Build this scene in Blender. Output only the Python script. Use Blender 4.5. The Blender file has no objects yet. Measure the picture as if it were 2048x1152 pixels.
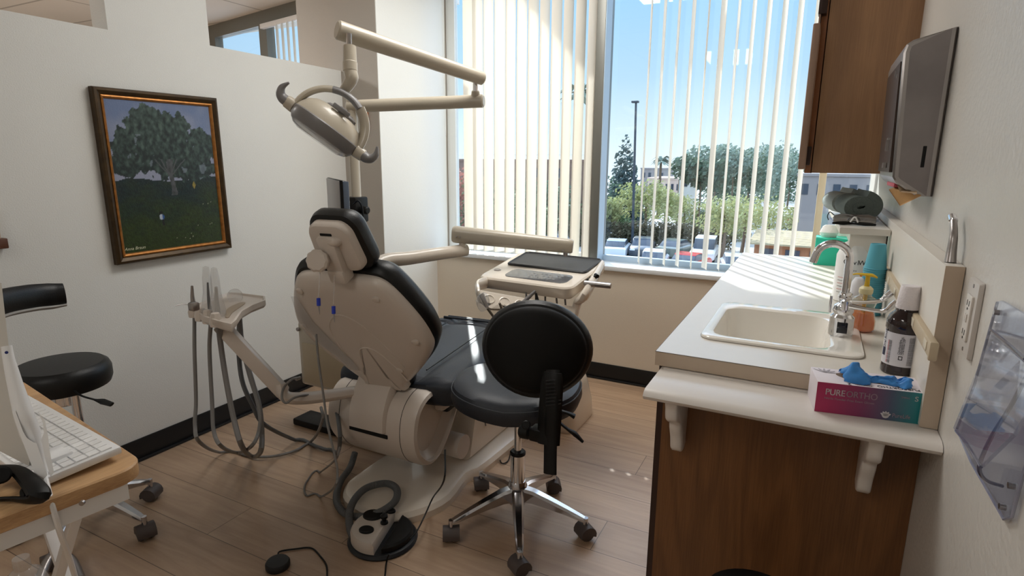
import bpy, bmesh, math, random
from mathutils import Vector, Matrix, Euler, noise
random.seed(7)
PI = math.pi
C = bpy.context.scene.collection

# ---------------------------------------------------------------- camera
F_PX, PITCH, ROLL, YAW, EYE = 1169.64, .2131, .0075, .476, 1.2876
cy, sy = math.cos(YAW), math.sin(YAW)
FW = Vector((-sy*math.cos(PITCH), cy*math.cos(PITCH), -math.sin(PITCH)))
RT0 = Vector((cy, sy, 0)); UP0 = RT0.cross(FW)
RT = RT0*math.cos(ROLL) + UP0*math.sin(ROLL)
UP = UP0*math.cos(ROLL) - RT0*math.sin(ROLL)
CAM = Vector((0, 0, EYE))
cd = bpy.data.cameras.new('camera'); cam = bpy.data.objects.new('camera', cd); C.objects.link(cam)
cd.sensor_width = 36; cd.lens = F_PX/2048*36; cd.clip_start = .05; cd.clip_end = 400
cam.matrix_world = Matrix(((RT.x, UP.x, -FW.x, 0), (RT.y, UP.y, -FW.y, 0), (RT.z, UP.z, -FW.z, EYE), (0, 0, 0, 1)))
sc = bpy.context.scene; sc.camera = cam

# ---------------------------------------------------------------- view, world, sun, big lights
sc.view_settings.view_transform = 'Standard'; sc.view_settings.look = 'None'
sc.view_settings.gamma = 1; sc.view_settings.exposure = 0
sc.view_settings.use_curve_mapping = False
try:
    sc.cycles.max_bounces = 8; sc.cycles.diffuse_bounces = 4; sc.cycles.transparent_max_bounces = 24
    sc.cycles.transmission_bounces = 8; sc.cycles.glossy_bounces = 4
    sc.cycles.caustics_reflective = False; sc.cycles.caustics_refractive = False
    sc.cycles.sample_clamp_indirect = 6; sc.cycles.use_denoising = True
except Exception:
    pass
w = bpy.data.worlds.new('daylight_sky'); sc.world = w; w.use_nodes = True
nt = w.node_tree; nt.nodes.clear()
wo = nt.nodes.new('ShaderNodeOutputWorld'); bg = nt.nodes.new('ShaderNodeBackground')
tc = nt.nodes.new('ShaderNodeTexCoord'); sp = nt.nodes.new('ShaderNodeSeparateXYZ'); cr = nt.nodes.new('ShaderNodeValToRGB')
nt.links.new(tc.outputs['Generated'], sp.inputs[0]); nt.links.new(sp.outputs['Z'], cr.inputs[0])
nt.links.new(cr.outputs[0], bg.inputs[0]); nt.links.new(bg.outputs[0], wo.inputs[0])
e = cr.color_ramp.elements
e[0].position = 0; e[0].color = (.56, .62, .66, 1); e[1].position = .7; e[1].color = (.95, 1.15, 1.5, 1)
for p_, c_ in ((.05, (.47, .55, .62, 1)), (.13, (.33, .46, .58, 1)), (.26, (.24, .41, .58, 1)), (.38, (.95, 1.15, 1.5, 1))):
    q = e.new(p_); q.color = c_
bg.inputs[1].default_value = 2.1

SUN_DIR = Vector((.559, -.829, -.585)).normalized()      # the way sunlight travels: in through the window, downwards
sl = bpy.data.lights.new('sun', 'SUN'); sl.energy = 9; sl.angle = .009; sl.color = (1, .965, .92)
so = bpy.data.objects.new('sun', sl); C.objects.link(so)
so.rotation_euler = SUN_DIR.to_track_quat('-Z', 'Y').to_euler()

LAMPS = [(-1.15, 2.25, 23), (-1.15, -1.3, 11), (-4.6, 1.6, 105)]   # ceiling troffers: x, y, watts
for lx, ly, pw in LAMPS:
    al = bpy.data.lights.new('ceiling_lamp', 'AREA'); al.shape = 'RECTANGLE'; al.size = .58; al.size_y = 1.15
    al.energy = pw; al.color = (1, .985, .96)
    ao = bpy.data.objects.new('ceiling_lamp', al); C.objects.link(ao); ao.location = (lx, ly, 2.565)

# ---------------------------------------------------------------- helpers
def ray(px, py): return RT*((px-1024)/F_PX) - UP*((py-576)/F_PX) + FW
def oz(px, py, z): d = ray(px, py); return CAM + d*((z-EYE)/d.z)
def oy(px, py, y): d = ray(px, py); return CAM + d*(y/d.y)
def ox(px, py, x): d = ray(px, py); return CAM + d*(x/d.x)
def at(px, py, t): return CAM + ray(px, py)*t
V = Vector

def lin(c): return tuple((x/12.92 if x <= .04045 else ((x+.055)/1.055)**2.4) for x in (c[0]/255, c[1]/255, c[2]/255))
MATS = {}
def mat(name, rgb, rough=.5, metal=0, bump=0, bscale=60, vary=0, vscale=8, spec=.5, emit=0, coat=0, trans=0, alpha=1, attr=None, transl=0, ior=1.45):
    if name in MATS: return MATS[name]
    m = bpy.data.materials.new(name); m.use_nodes = True; n = m.node_tree; b = n.nodes['Principled BSDF']
    col = lin(rgb)+(1,)
    b.inputs['Base Color'].default_value = col; b.inputs['Roughness'].default_value = rough
    b.inputs['Metallic'].default_value = metal; b.inputs['Specular IOR Level'].default_value = spec
    b.inputs['Coat Weight'].default_value = coat; b.inputs['Transmission Weight'].default_value = trans
    b.inputs['Alpha'].default_value = alpha; b.inputs['IOR'].default_value = ior
    t = n.nodes.new('ShaderNodeTexCoord')
    if emit:
        b.inputs['Emission Color'].default_value = col; b.inputs['Emission Strength'].default_value = emit
    if vary:
        no = n.nodes.new('ShaderNodeTexNoise'); no.inputs['Scale'].default_value = vscale; no.inputs['Detail'].default_value = 5
        n.links.new(t.outputs['Object'], no.inputs[0])
        r = n.nodes.new('ShaderNodeValToRGB'); n.links.new(no.outputs['Fac'], r.inputs[0])
        r.color_ramp.elements[0].position = .3; r.color_ramp.elements[1].position = .7
        r.color_ramp.elements[0].color = tuple(x*(1-vary) for x in col[:3])+(1,)
        r.color_ramp.elements[1].color = tuple(min(1, x*(1+vary)) for x in col[:3])+(1,)
        n.links.new(r.outputs[0], b.inputs['Base Color'])
    if attr:
        a = n.nodes.new('ShaderNodeAttribute'); a.attribute_name = attr; n.links.new(a.outputs['Color'], b.inputs['Base Color'])
    if bump:
        no = n.nodes.new('ShaderNodeTexNoise'); no.inputs['Scale'].default_value = bscale; no.inputs['Detail'].default_value = 3
        n.links.new(t.outputs['Object'], no.inputs[0])
        bu = n.nodes.new('ShaderNodeBump'); bu.inputs['Strength'].default_value = bump; bu.inputs['Distance'].default_value = .004
        n.links.new(no.outputs['Fac'], bu.inputs['Height']); n.links.new(bu.outputs[0], b.inputs['Normal'])
    if transl:
        tr = n.nodes.new('ShaderNodeBsdfTranslucent'); tr.inputs[0].default_value = col
        mx = n.nodes.new('ShaderNodeMixShader'); mx.inputs[0].default_value = transl
        o = n.nodes['Material Output']
        n.links.new(b.outputs[0], mx.inputs[1]); n.links.new(tr.outputs[0], mx.inputs[2]); n.links.new(mx.outputs[0], o.inputs[0])
    MATS[name] = m; return m

def clear_mat(name, tint, gloss=.12, rough=.02, body=0, bodycol=(255, 255, 255), fk=1):
    """thin see-through sheet: transparent + fresnel gloss (+ a little body colour)"""
    if name in MATS: return MATS[name]
    m = bpy.data.materials.new(name); m.use_nodes = True; n = m.node_tree; n.nodes.clear()
    o = n.nodes.new('ShaderNodeOutputMaterial'); t = n.nodes.new('ShaderNodeBsdfTransparent'); t.inputs[0].default_value = lin(tint)+(1,)
    g = n.nodes.new('ShaderNodeBsdfGlossy'); g.inputs['Roughness'].default_value = rough
    la = n.nodes.new('ShaderNodeLayerWeight'); la.inputs[0].default_value = .5
    lw = n.nodes.new('ShaderNodeMath'); lw.operation = 'POWER'; lw.inputs[1].default_value = 5; n.links.new(la.outputs['Facing'], lw.inputs[0])
    mu = n.nodes.new('ShaderNodeMath'); mu.operation = 'MULTIPLY_ADD'; mu.inputs[1].default_value = fk; mu.inputs[2].default_value = gloss; mu.use_clamp = True
    n.links.new(lw.outputs[0], mu.inputs[0])
    mx = n.nodes.new('ShaderNodeMixShader'); n.links.new(mu.outputs[0], mx.inputs[0])
    if body:
        d = n.nodes.new('ShaderNodeBsdfDiffuse'); d.inputs[0].default_value = lin(bodycol)+(1,)
        m2 = n.nodes.new('ShaderNodeMixShader'); m2.inputs[0].default_value = body
        n.links.new(t.outputs[0], m2.inputs[1]); n.links.new(d.outputs[0], m2.inputs[2]); n.links.new(m2.outputs[0], mx.inputs[1])
    else: n.links.new(t.outputs[0], mx.inputs[1])
    n.links.new(g.outputs[0], mx.inputs[2]); n.links.new(mx.outputs[0], o.inputs[0])
    MATS[name] = m; return m

def wood_mat(name, dark, light, axis='Z', scale=1.0, rough=.45, figure=1.0):
    m = bpy.data.materials.new(name); m.use_nodes = True; n = m.node_tree; b = n.nodes['Principled BSDF']
    t = n.nodes.new('ShaderNodeTexCoord'); mp = n.nodes.new('ShaderNodeMapping'); n.links.new(t.outputs['Object'], mp.inputs[0])
    s = [9*scale, 9*scale, 9*scale]; s['XYZ'.index(axis)] = 1.1*scale; mp.inputs['Scale'].default_value = s
    wv = n.nodes.new('ShaderNodeTexNoise'); wv.inputs['Scale'].default_value = 1.1; wv.inputs['Detail'].default_value = 1.5; wv.inputs['Distortion'].default_value = .4
    n.links.new(mp.outputs[0], wv.inputs[0])
    mm = n.nodes.new('ShaderNodeMath'); mm.operation = 'MULTIPLY'; mm.inputs[1].default_value = 34*figure; n.links.new(wv.outputs['Fac'], mm.inputs[0])
    fr = n.nodes.new('ShaderNodeMath'); fr.operation = 'SINE'; n.links.new(mm.outputs[0], fr.inputs[0])
    mp2 = n.nodes.new('ShaderNodeMapping'); n.links.new(t.outputs['Object'], mp2.inputs[0])
    s2 = [330*scale]*3; s2['XYZ'.index(axis)] = 9*scale; mp2.inputs['Scale'].default_value = s2
    fn = n.nodes.new('ShaderNodeTexNoise'); fn.inputs['Scale'].default_value = 1; fn.inputs['Detail'].default_value = 3; n.links.new(mp2.outputs[0], fn.inputs[0])
    a1 = n.nodes.new('ShaderNodeMath'); a1.operation = 'MULTIPLY_ADD'; a1.inputs[1].default_value = .10; a1.inputs[2].default_value = .25; n.links.new(fr.outputs[0], a1.inputs[0])
    a2 = n.nodes.new('ShaderNodeMath'); a2.operation = 'MULTIPLY_ADD'; a2.inputs[1].default_value = .6; n.links.new(fn.outputs['Fac'], a2.inputs[0]); n.links.new(a1.outputs[0], a2.inputs[2])
    r = n.nodes.new('ShaderNodeValToRGB'); n.links.new(a2.outputs[0], r.inputs[0])
    r.color_ramp.elements[0].position = .3; r.color_ramp.elements[0].color = lin(dark)+(1,)
    r.color_ramp.elements[1].position = .75; r.color_ramp.elements[1].color = lin(light)+(1,)
    n.links.new(r.outputs[0], b.inputs['Base Color']); b.inputs['Roughness'].default_value = rough
    MATS[name] = m; return m

# ---- bmesh builders
def BM(): return bmesh.new()
def box(bm, lo, hi, M=None, bev=0, seg=2):
    lo, hi = V(lo), V(hi)
    vs = [bm.verts.new((x, y, z)) for x in (lo.x, hi.x) for y in (lo.y, hi.y) for z in (lo.z, hi.z)]
    fs = [bm.faces.new([vs[i] for i in q]) for q in ((0, 1, 3, 2), (4, 6, 7, 5), (0, 4, 5, 1), (2, 3, 7, 6), (0, 2, 6, 4), (1, 5, 7, 3))]
    if bev:
        es = list({e_ for f in fs for e_ in f.edges})
        r = bmesh.ops.bevel(bm, geom=es, offset=bev, segments=seg, affect='EDGES', profile=.5)
        vs = list({v for f in r['faces'] for v in f.verts} | {v for v in vs if v.is_valid})
    if M is not None:
        for v in vs: v.co = M @ v.co
    return bm
def frame(o, x, y, z=None):
    x = V(x).normalized(); y = V(y); y = (y - x*y.dot(x)).normalized(); z = x.cross(y)
    o = V(o); return Matrix(((x.x, y.x, z.x, o.x), (x.y, y.y, z.y, o.y), (x.z, y.z, z.z, o.z), (0, 0, 0, 1)))
def loft(bm, rings, cap0=True, cap1=True, M=None):
    n = len(rings[0]); R = [[bm.verts.new((M @ V(p)) if M is not None else V(p)) for p in r] for r in rings]
    for a, b in zip(R[:-1], R[1:]):
        for i in range(n):
            j = (i+1) % n; bm.faces.new((a[i], a[j], b[j], b[i]))
    if cap0: bm.faces.new(R[0][::-1])
    if cap1: bm.faces.new(R[-1])
    return bm
def rr(hx, hy, r, n=6, cx=0, cy_=0):
    r = min(r, hx, hy); o = []
    for sx, sy_, a0 in ((1, 1, 0), (-1, 1, 90), (-1, -1, 180), (1, -1, 270)):
        for k in range(n+1):
            a = math.radians(a0 + 90*k/n); o.append((cx+sx*(hx-r)+r*math.cos(a), cy_+sy_*(hy-r)+r*math.sin(a)))
    return o
def ring(pts, z, s=1, c=(0, 0), dz=None):
    return [V((c[0]+(p[0]-c[0])*s, c[1]+(p[1]-c[1])*s, z + (dz(p[0], p[1]) if dz else 0))) for p in pts]
def inset(pts, d):
    """move a closed 2D outline inwards by about d"""
    n = len(pts); out = []
    area = sum(pts[i][0]*pts[(i+1) % n][1]-pts[(i+1) % n][0]*pts[i][1] for i in range(n)); sg = 1 if area > 0 else -1
    for i in range(n):
        a, b = V(pts[i-1]), V(pts[(i+1) % n]); t = (b-a)
        if t.length < 1e-9: out.append(tuple(pts[i])); continue
        t.normalize(); out.append((pts[i][0]-t.y*d*sg, pts[i][1]+t.x*d*sg))
    return out
def pad(bm, outline, prof, M=None, dz=None):
    """prof: list of (inset, height) from one face to the other"""
    n = len(outline); c = (sum(p[0] for p in outline)/n, sum(p[1] for p in outline)/n)
    R = min(math.hypot(p[0]-c[0], p[1]-c[1]) for p in outline); lim = .15*R
    def ins(d):
        if d <= lim: return inset(outline, d)
        k = 1-(d-lim)/R; return [(c[0]+(p[0]-c[0])*k, c[1]+(p[1]-c[1])*k) for p in inset(outline, lim)]
    R0, R1 = ins(prof[0][0]), ins(prof[-1][0])
    def cen(P, k): return [(c[0]+(p[0]-c[0])*k, c[1]+(p[1]-c[1])*k) for p in P]
    rings = [ring(ins(i_), z, dz=dz) for i_, z in prof]
    if n > 8: rings = [ring(cen(R0, .04), prof[0][1], dz=dz), ring(cen(R0, .6), prof[0][1], dz=dz)]+rings+[ring(cen(R1, .6), prof[-1][1], dz=dz), ring(cen(R1, .04), prof[-1][1], dz=dz)]
    return loft(bm, rings, M=M)
def smooth_closed(pts, k=6):
    n = len(pts); o = []
    for i in range(n):
        p0, p1, p2, p3 = (V(pts[(i+j-1) % n]) for j in range(4))
        for s in range(k):
            t = s/k; o.append(tuple(.5*((2*p1)+(p2-p0)*t+(2*p0-5*p1+4*p2-p3)*t*t+(3*p1-p0-3*p2+p3)*t**3)))
    return o
def smooth_open(pts, k=8):
    P = [V(p) for p in pts]; P = [P[0]*2-P[1]]+P+[P[-1]*2-P[-2]]; o = []
    for i in range(1, len(P)-2):
        p0, p1, p2, p3 = P[i-1:i+3]
        for s in range(k):
            t = s/k; o.append(.5*((2*p1)+(p2-p0)*t+(2*p0-5*p1+4*p2-p3)*t*t+(3*p1-p0-3*p2+p3)*t**3))
    o.append(P[-2]); return o
def tube(bm, pts, r, seg=10, k=6, smooth=True, flat=None):
    """r: radius or list per control point; flat=(a,b) scales the two section axes"""
    P = [V(p) for p in pts]
    rs = r if isinstance(r, (list, tuple)) else [r]*len(P)
    if smooth and len(P) > 2:
        Q = smooth_open(P, k); m = len(Q)-1
        rs = [rs[min(int(i/k), len(rs)-1)]*(1-(i % k)/k)+rs[min(int(i/k)+1, len(rs)-1)]*((i % k)/k) for i in range(m)]+[rs[-1]]
        P = Q
    for i, p in enumerate(P):                                     # cables lie on the floor, never under it
        if -.5 < p.z < rs[i]: p.z = rs[i]
    t = (P[1]-P[0]).normalized(); up = V((0, 0, 1)) if abs(t.z) < .9 else V((0, 1, 0))
    x = t.cross(up).normalized(); rings = []
    for i, p in enumerate(P):
        t = ((P[min(i+1, len(P)-1)]-P[max(i-1, 0)])).normalized()
        x = (x - t*x.dot(t)).normalized(); y = t.cross(x)
        fa, fb = flat or (1, 1)
        rings.append([p + x*(rs[i]*fa*math.cos(2*PI*j/seg)) + y*(rs[i]*fb*math.sin(2*PI*j/seg)) for j in range(seg)])
    return loft(bm, rings)
def cyl(bm, a, b, r, r2=None, seg=20, bev=0):
    a, b = V(a), V(b); r2 = r if r2 is None else r2; d = (b-a).normalized(); L = (b-a).length
    prof = [(r, 0), (r2, L)] if not bev else [(r-bev, 0), (r, bev), (r2, L-bev), (r2-bev, L)]
    return lathe(bm, prof, a, d, seg)
def lathe(bm, prof, o=(0, 0, 0), ax=(0, 0, 1), seg=24):
    ax = V(ax).normalized(); h = V((1, 0, 0)) if abs(ax.x) < .9 else V((0, 1, 0)); x = (h-ax*h.dot(ax)).normalized(); y = ax.cross(x)
    rings = [[V(o)+ax*z+x*(max(r, 1e-4)*math.cos(2*PI*j/seg))+y*(max(r, 1e-4)*math.sin(2*PI*j/seg)) for j in range(seg)] for r, z in prof]
    return loft(bm, rings)
def prism(bm, poly, t, M=None, bev=0):
    """2D polygon in the frame's xy, thickness t along its z"""
    if bev: return pad(bm, poly, [(bev, 0), (0, bev), (0, t-bev), (bev, t)], M)
    return loft(bm, [ring(poly, 0), ring(poly, t)], M=M)
def ball(bm, c, r, sc3=(1, 1, 1), u=16, v=10):
    prof = [(r*math.sin(PI*i/v), -r*math.cos(PI*i/v)) for i in range(v+1)]
    n0 = len(bm.verts); lathe(bm, prof, (0, 0, 0), (0, 0, 1), u); bm.verts.ensure_lookup_table()
    for q in bm.verts[n0:]: q.co = V((q.co.x*sc3[0], q.co.y*sc3[1], q.co.z*sc3[2]))+V(c)
    return bm

def tag(o, label=None, cat=None, group=None, kind=None):
    if label: o['label'] = label
    if cat: o['category'] = cat
    if group: o['group'] = group
    if kind: o['kind'] = kind
    return o
def obj(name, bm, m, parent=None, smooth=True, subs=0, label=None, angle=35):
    bmesh.ops.remove_doubles(bm, verts=bm.verts, dist=1e-6)
    bmesh.ops.recalc_face_normals(bm, faces=bm.faces)
    co = [v.co for v in bm.verts]
    c = V((sum(min(p[i] for p in co)*.5+max(p[i] for p in co)*.5 for p in [0][:0]) if 0 else 0 for i in range(3)))
    mn = V((min(p[i] for p in co) for i in range(3))); mx = V((max(p[i] for p in co) for i in range(3)))
    c = V(((mn.x+mx.x)/2, (mn.y+mx.y)/2, mn.z))
    for v in bm.verts: v.co -= c
    if smooth:
        for f in bm.faces: f.smooth = True
        lim = math.radians(angle)
        for e_ in bm.edges:
            if len(e_.link_faces) == 2 and e_.calc_face_angle(0) > lim: e_.smooth = False
    me = bpy.data.meshes.new(name); bm.to_mesh(me); bm.free()
    if m: me.materials.append(m)
    o = bpy.data.objects.new(name, me); C.objects.link(o); o.location = c
    if subs:
        s = o.modifiers.new('subdivision', 'SUBSURF'); s.levels = s.render_levels = subs
    if parent: setparent(o, parent)
    if label: o['label'] = label
    return o
def setparent(o, parent):
    bpy.context.view_layer.update()
    mw = o.matrix_world.copy(); o.parent = parent; o.matrix_parent_inverse = parent.matrix_world.inverted(); 
def thing(name, label, cat, loc=(0, 0, 0), group=None):
    o = bpy.data.objects.new(name, None); C.objects.link(o); o.location = loc; o.empty_display_size = .05
    bpy.context.view_layer.update()
    return tag(o, label, cat, group)
def solo(name, bm, m, label, cat, group=None, kind=None, **k):
    return tag(obj(name, bm, m, **k), label, cat, group, kind)
def struct(name, bm, m, **k): return tag(obj(name, bm, m, **k), kind='structure')
def text(s, M, size, m, parent, name='lettering', ext=.0002, ax='LEFT', sx=1, shear=0):
    cu = bpy.data.curves.new(name, 'FONT'); cu.body = s; cu.size = size; cu.extrude = ext; cu.align_x = ax; cu.shear = shear
    cu.materials.append(m); o = bpy.data.objects.new(name, cu); C.objects.link(o)
    bpy.context.view_layer.update(); me = bpy.data.meshes.new_from_object(o.evaluated_get(bpy.context.evaluated_depsgraph_get()))
    bpy.data.objects.remove(o); o = bpy.data.objects.new(name, me); C.objects.link(o)
    o.matrix_world = M @ Matrix.Diagonal((sx, 1, 1, 1)); bpy.context.view_layer.update()
    if parent: setparent(o, parent)
    return o
def copy_tree(o, parent=None):
    c = o.copy(); C.objects.link(c)
    if parent is not None: c.parent = parent
    for ch in list(o.children): copy_tree(ch, c)
    return c

# ---------------------------------------------------------------- materials
WALL = mat('wall_paint', (219, 219, 215), .55, bump=.25, bscale=220, vary=.015, vscale=3)
WALLB = mat('wall_paint_beige', (222, 210, 192), .6, bump=.25, bscale=220)
GLOSSWALL = mat('wall_paint_satin', (207, 203, 196), .32, bump=.3, bscale=90, vary=.02, vscale=3, spec=.4)
COLP = mat('column_paint', (172, 164, 154), .65, bump=.2, bscale=200)
REVEAL = mat('reveal_paint', (236, 237, 234), .6, bump=.15, bscale=200)
BLACKRUB = mat('black_rubber_skirting', (16, 16, 17), .45)
CHAIRW = mat('chair_shell_plastic', (204, 194, 184), .36, coat=.15, bump=.06, bscale=400)
CREAM = mat('enamel_cream', (192, 183, 166), .3, coat=.3)
CREAMW = mat('gloss_white_plastic', (226, 216, 202), .25, coat=.4)
GREYP = mat('grey_plastic', (128, 126, 126), .4, coat=.1)
VINYL = mat('black_vinyl', (8, 9, 10), .42, bump=.12, bscale=260, spec=.45)
VINYLN = mat('navy_black_vinyl', (24, 30, 40), .5, bump=.12, bscale=260, spec=.6)
BLACK = mat('black_plastic', (7, 7, 7), .5, spec=.35)
BLACKM = mat('matt_black', (10, 10, 10), .8)
CHROME = mat('chrome', (225, 225, 228), .08, 1)
ALU = mat('polished_aluminium', (200, 200, 205), .16, 1)
STEEL = mat('brushed_steel', (165, 160, 158), .33, 1, vary=.12, vscale=7, bump=.05, bscale=30)
CASTER = mat('caster_grey_brown', (78, 70, 68), .5)
HOSE = mat('grey_hose', (120, 118, 116), .45)
HOSED = mat('dark_grey_hose', (92, 94, 96), .5)
LAM = mat('white_laminate', (222, 216, 206), .3, spec=.8, vary=.01, vscale=30)
LAMEDGE = mat('laminate_edge', (190, 172, 152), .4)
SINKW = mat('sink_enamel', (246, 242, 234), .12, coat=.6)
WPAINT = mat('white_painted_wood', (222, 216, 210), .28, vary=.01, vscale=20, spec=.9)
WPLAST = mat('white_plastic', (232, 232, 232), .35)
OAKD = wood_mat('oak_veneer_cabinet', (92, 58, 30), (124, 82, 46), 'Z', 1.2, .4)
OAKU = wood_mat('oak_veneer_upper', (142, 106, 76), (168, 128, 92), 'Z', 1.0, .42)
OAKC = wood_mat('oak_cart_top', (160, 122, 84), (205, 165, 120), 'Y', 1.6, .5, .5)
TEAL = mat('teal_card', (30, 178, 148), .5)
GLASS = clear_mat('window_glass', (244, 249, 251), .05)
ACRYL = clear_mat('acrylic', (238, 240, 246), .05, .03, .06, (215, 218, 230), .4)
FILM = clear_mat('clear_film', (250, 250, 250), .06, .12, .16, (235, 235, 235), .5)
FRAMEA = mat('aluminium_window_frame', (122, 122, 116), .4, .3)
FRAMEL = mat('pale_window_frame', (178, 198, 215), .4)
DARK = mat('dark_void', (8, 8, 8), .9)

# ================================================================ THE ROOM
XL, XR, YW, XCOL, YCOL, ZCEIL = -2.51, .2236, 3.24, -2.245, 2.70, 2.6

# floor: oak planks running along x
def floor_mat():
    m = bpy.data.materials.new('oak_plank_floor'); m.use_nodes = True; n = m.node_tree; b = n.nodes['Principled BSDF']
    t = n.nodes.new('ShaderNodeTexCoord'); mp = n.nodes.new('ShaderNodeMapping'); n.links.new(t.outputs['Object'], mp.inputs[0])
    mp.inputs['Location'].default_value = (.37, -.052+.02, 0)
    br = n.nodes.new('ShaderNodeTexBrick'); n.links.new(mp.outputs[0], br.inputs[0])
    br.inputs['Scale'].default_value = 1; br.inputs['Brick Width'].default_value = 1.22; br.inputs['Row Height'].default_value = .184
    br.inputs['Mortar Size'].default_value = .0014; br.inputs['Mortar Smooth'].default_value = .2; br.offset = .37; br.offset_frequency = 3
    br.inputs['Color1'].default_value = (0, 0, 0, 1); br.inputs['Color2'].default_value = (1, 1, 1, 1); br.inputs['Mortar'].default_value = (.5, .5, .5, 1)
    mp2 = n.nodes.new('ShaderNodeMapping'); n.links.new(t.outputs['Object'], mp2.inputs[0]); mp2.inputs['Scale'].default_value = (1.2, 14, 1)
    ad = n.nodes.new('ShaderNodeVectorMath'); ad.operation = 'MULTIPLY_ADD'; n.links.new(br.outputs['Color'], ad.inputs[0]); ad.inputs[1].default_value = (7, 5, 3); n.links.new(mp2.outputs[0], ad.inputs[2])
    no = n.nodes.new('ShaderNodeTexNoise'); no.inputs['Scale'].default_value = 1.5; no.inputs['Detail'].default_value = 8; no.inputs['Roughness'].default_value = .62; no.inputs['Distortion'].default_value = 1.1
    n.links.new(ad.outputs[0], no.inputs[0])
    r = n.nodes.new('ShaderNodeValToRGB'); n.links.new(no.outputs['Fac'], r.inputs[0])
    r.color_ramp.elements[0].position = .22; r.color_ramp.elements[0].color = lin((158, 128, 102))+(1,)
    r.color_ramp.elements[1].position = .8; r.color_ramp.elements[1].color = lin((198, 170, 142))+(1,)
    # plank tone
    hs = n.nodes.new('ShaderNodeHueSaturation'); n.links.new(r.outputs[0], hs.inputs['Color'])
    ma = n.nodes.new('ShaderNodeMath'); ma.operation = 'MULTIPLY_ADD'; ma.inputs[1].default_value = .22; ma.inputs[2].default_value = .88
    n.links.new(br.outputs['Color'], ma.inputs[0]); n.links.new(ma.outputs[0], hs.inputs['Value'])
    # knots
    vo = n.nodes.new('ShaderNodeTexVoronoi'); vo.inputs['Scale'].default_value = 2.3; n.links.new(t.outputs['Object'], vo.inputs[0])
    kr = n.nodes.new('ShaderNodeValToRGB'); kr.color_ramp.elements[0].position = .018; kr.color_ramp.elements[0].color = (.35, .35, .35, 1)
    kr.color_ramp.elements[1].position = .06; kr.color_ramp.elements[1].color = (1, 1, 1, 1); n.links.new(vo.outputs['Distance'], kr.inputs[0])
    mk = n.nodes.new('ShaderNodeMixRGB'); mk.blend_type = 'MULTIPLY'; mk.inputs[0].default_value = 1; n.links.new(hs.outputs[0], mk.inputs[1]); n.links.new(kr.outputs[0], mk.inputs[2])
    mm = n.nodes.new('ShaderNodeMixRGB'); n.links.new(br.outputs['Fac'], mm.inputs[0]); n.links.new(mk.outputs[0], mm.inputs[1]); mm.inputs[2].default_value = lin((92, 72, 56))+(1,)
    n.links.new(mm.outputs[0], b.inputs['Base Color']); b.inputs['Roughness'].default_value = .42; b.inputs['Specular IOR Level'].default_value = 1.0
    return m
bm = box(BM(), (-7.4, -2.4, -.06), (.6, 4.6, 0)); fl = struct('floor', bm, floor_mat(), smooth=False)

# ceiling: lay-in tiles
def ceil_mat():
    m = bpy.data.materials.new('ceiling_tiles'); m.use_nodes = True; n = m.node_tree; b = n.nodes['Principled BSDF']
    t = n.nodes.new('ShaderNodeTexCoord'); br = n.nodes.new('ShaderNodeTexBrick'); n.links.new(t.outputs['Object'], br.inputs[0])
    br.inputs['Scale'].default_value = 1; br.inputs['Brick Width'].default_value = 1.22; br.inputs['Row Height'].default_value = .61; br.offset = 0
    br.inputs['Mortar Size'].default_value = .012
    br.inputs['Color1'].default_value = br.inputs['Color2'].default_value = lin((214, 210, 204))+(1,); br.inputs['Mortar'].default_value = lin((168, 164, 158))+(1,)
    n.links.new(br.outputs['Color'], b.inputs['Base Color']); b.inputs['Roughness'].default_value = .85
    return m
bm = box(BM(), (-7.4, -2.4, ZCEIL), (.6, 3.46, ZCEIL+.08)); box(bm, (-7.4, 3.46, ZCEIL), (-2.9, 4.6, ZCEIL+.08)); struct('ceiling', bm, ceil_mat(), smooth=False)

# left partition: low wall with a full-height section, open above to the next room
bm = BM(); poly = [(-2.3, 0), (YCOL, 0), (YCOL, 1.79), (1.871, 1.79), (1.871, ZCEIL), (1.434, ZCEIL), (1.434, 1.775), (-2.3, 1.775)]
loft(bm, [[V((XL-.1, a, b)) for a, b in poly], [V((XL, a, b)) for a, b in poly]]); struct('wall_left', bm, WALL, smooth=False)
bm = box(BM(), (-2.83, YCOL, 0), (XCOL, 3.5, ZCEIL)); struct('wall_column', bm, COLP, smooth=False)
bm = box(BM(), (XCOL, YCOL+.002, 0), (XCOL+.004, YW+.13, ZCEIL)); struct('wall_reveal', bm, REVEAL, smooth=False)
bm = box(BM(), (XCOL, YW, 0), (XR, YW+.2, .672)); struct('wall_window', bm, WALLB, smooth=False)
bm = box(BM(), (XCOL, YW, 2.42), (XR, YW+.2, ZCEIL)); struct('wall_header', bm, WALLB, smooth=False)
bm = box(BM(), (XR, -2.3, 0), (XR+.15, YW+.2, ZCEIL)); struct('wall_right', bm, GLOSSWALL, smooth=False)
bm = box(BM(), (-7.3, -2.45, 0), (XR+.15, -2.3, ZCEIL)); struct('wall_back', bm, WALL, smooth=False)
bm = box(BM(), (-7.4, -2.3, 0), (-7.25, 4.6, ZCEIL)); struct('wall_far', bm, WALL, smooth=False)

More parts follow.
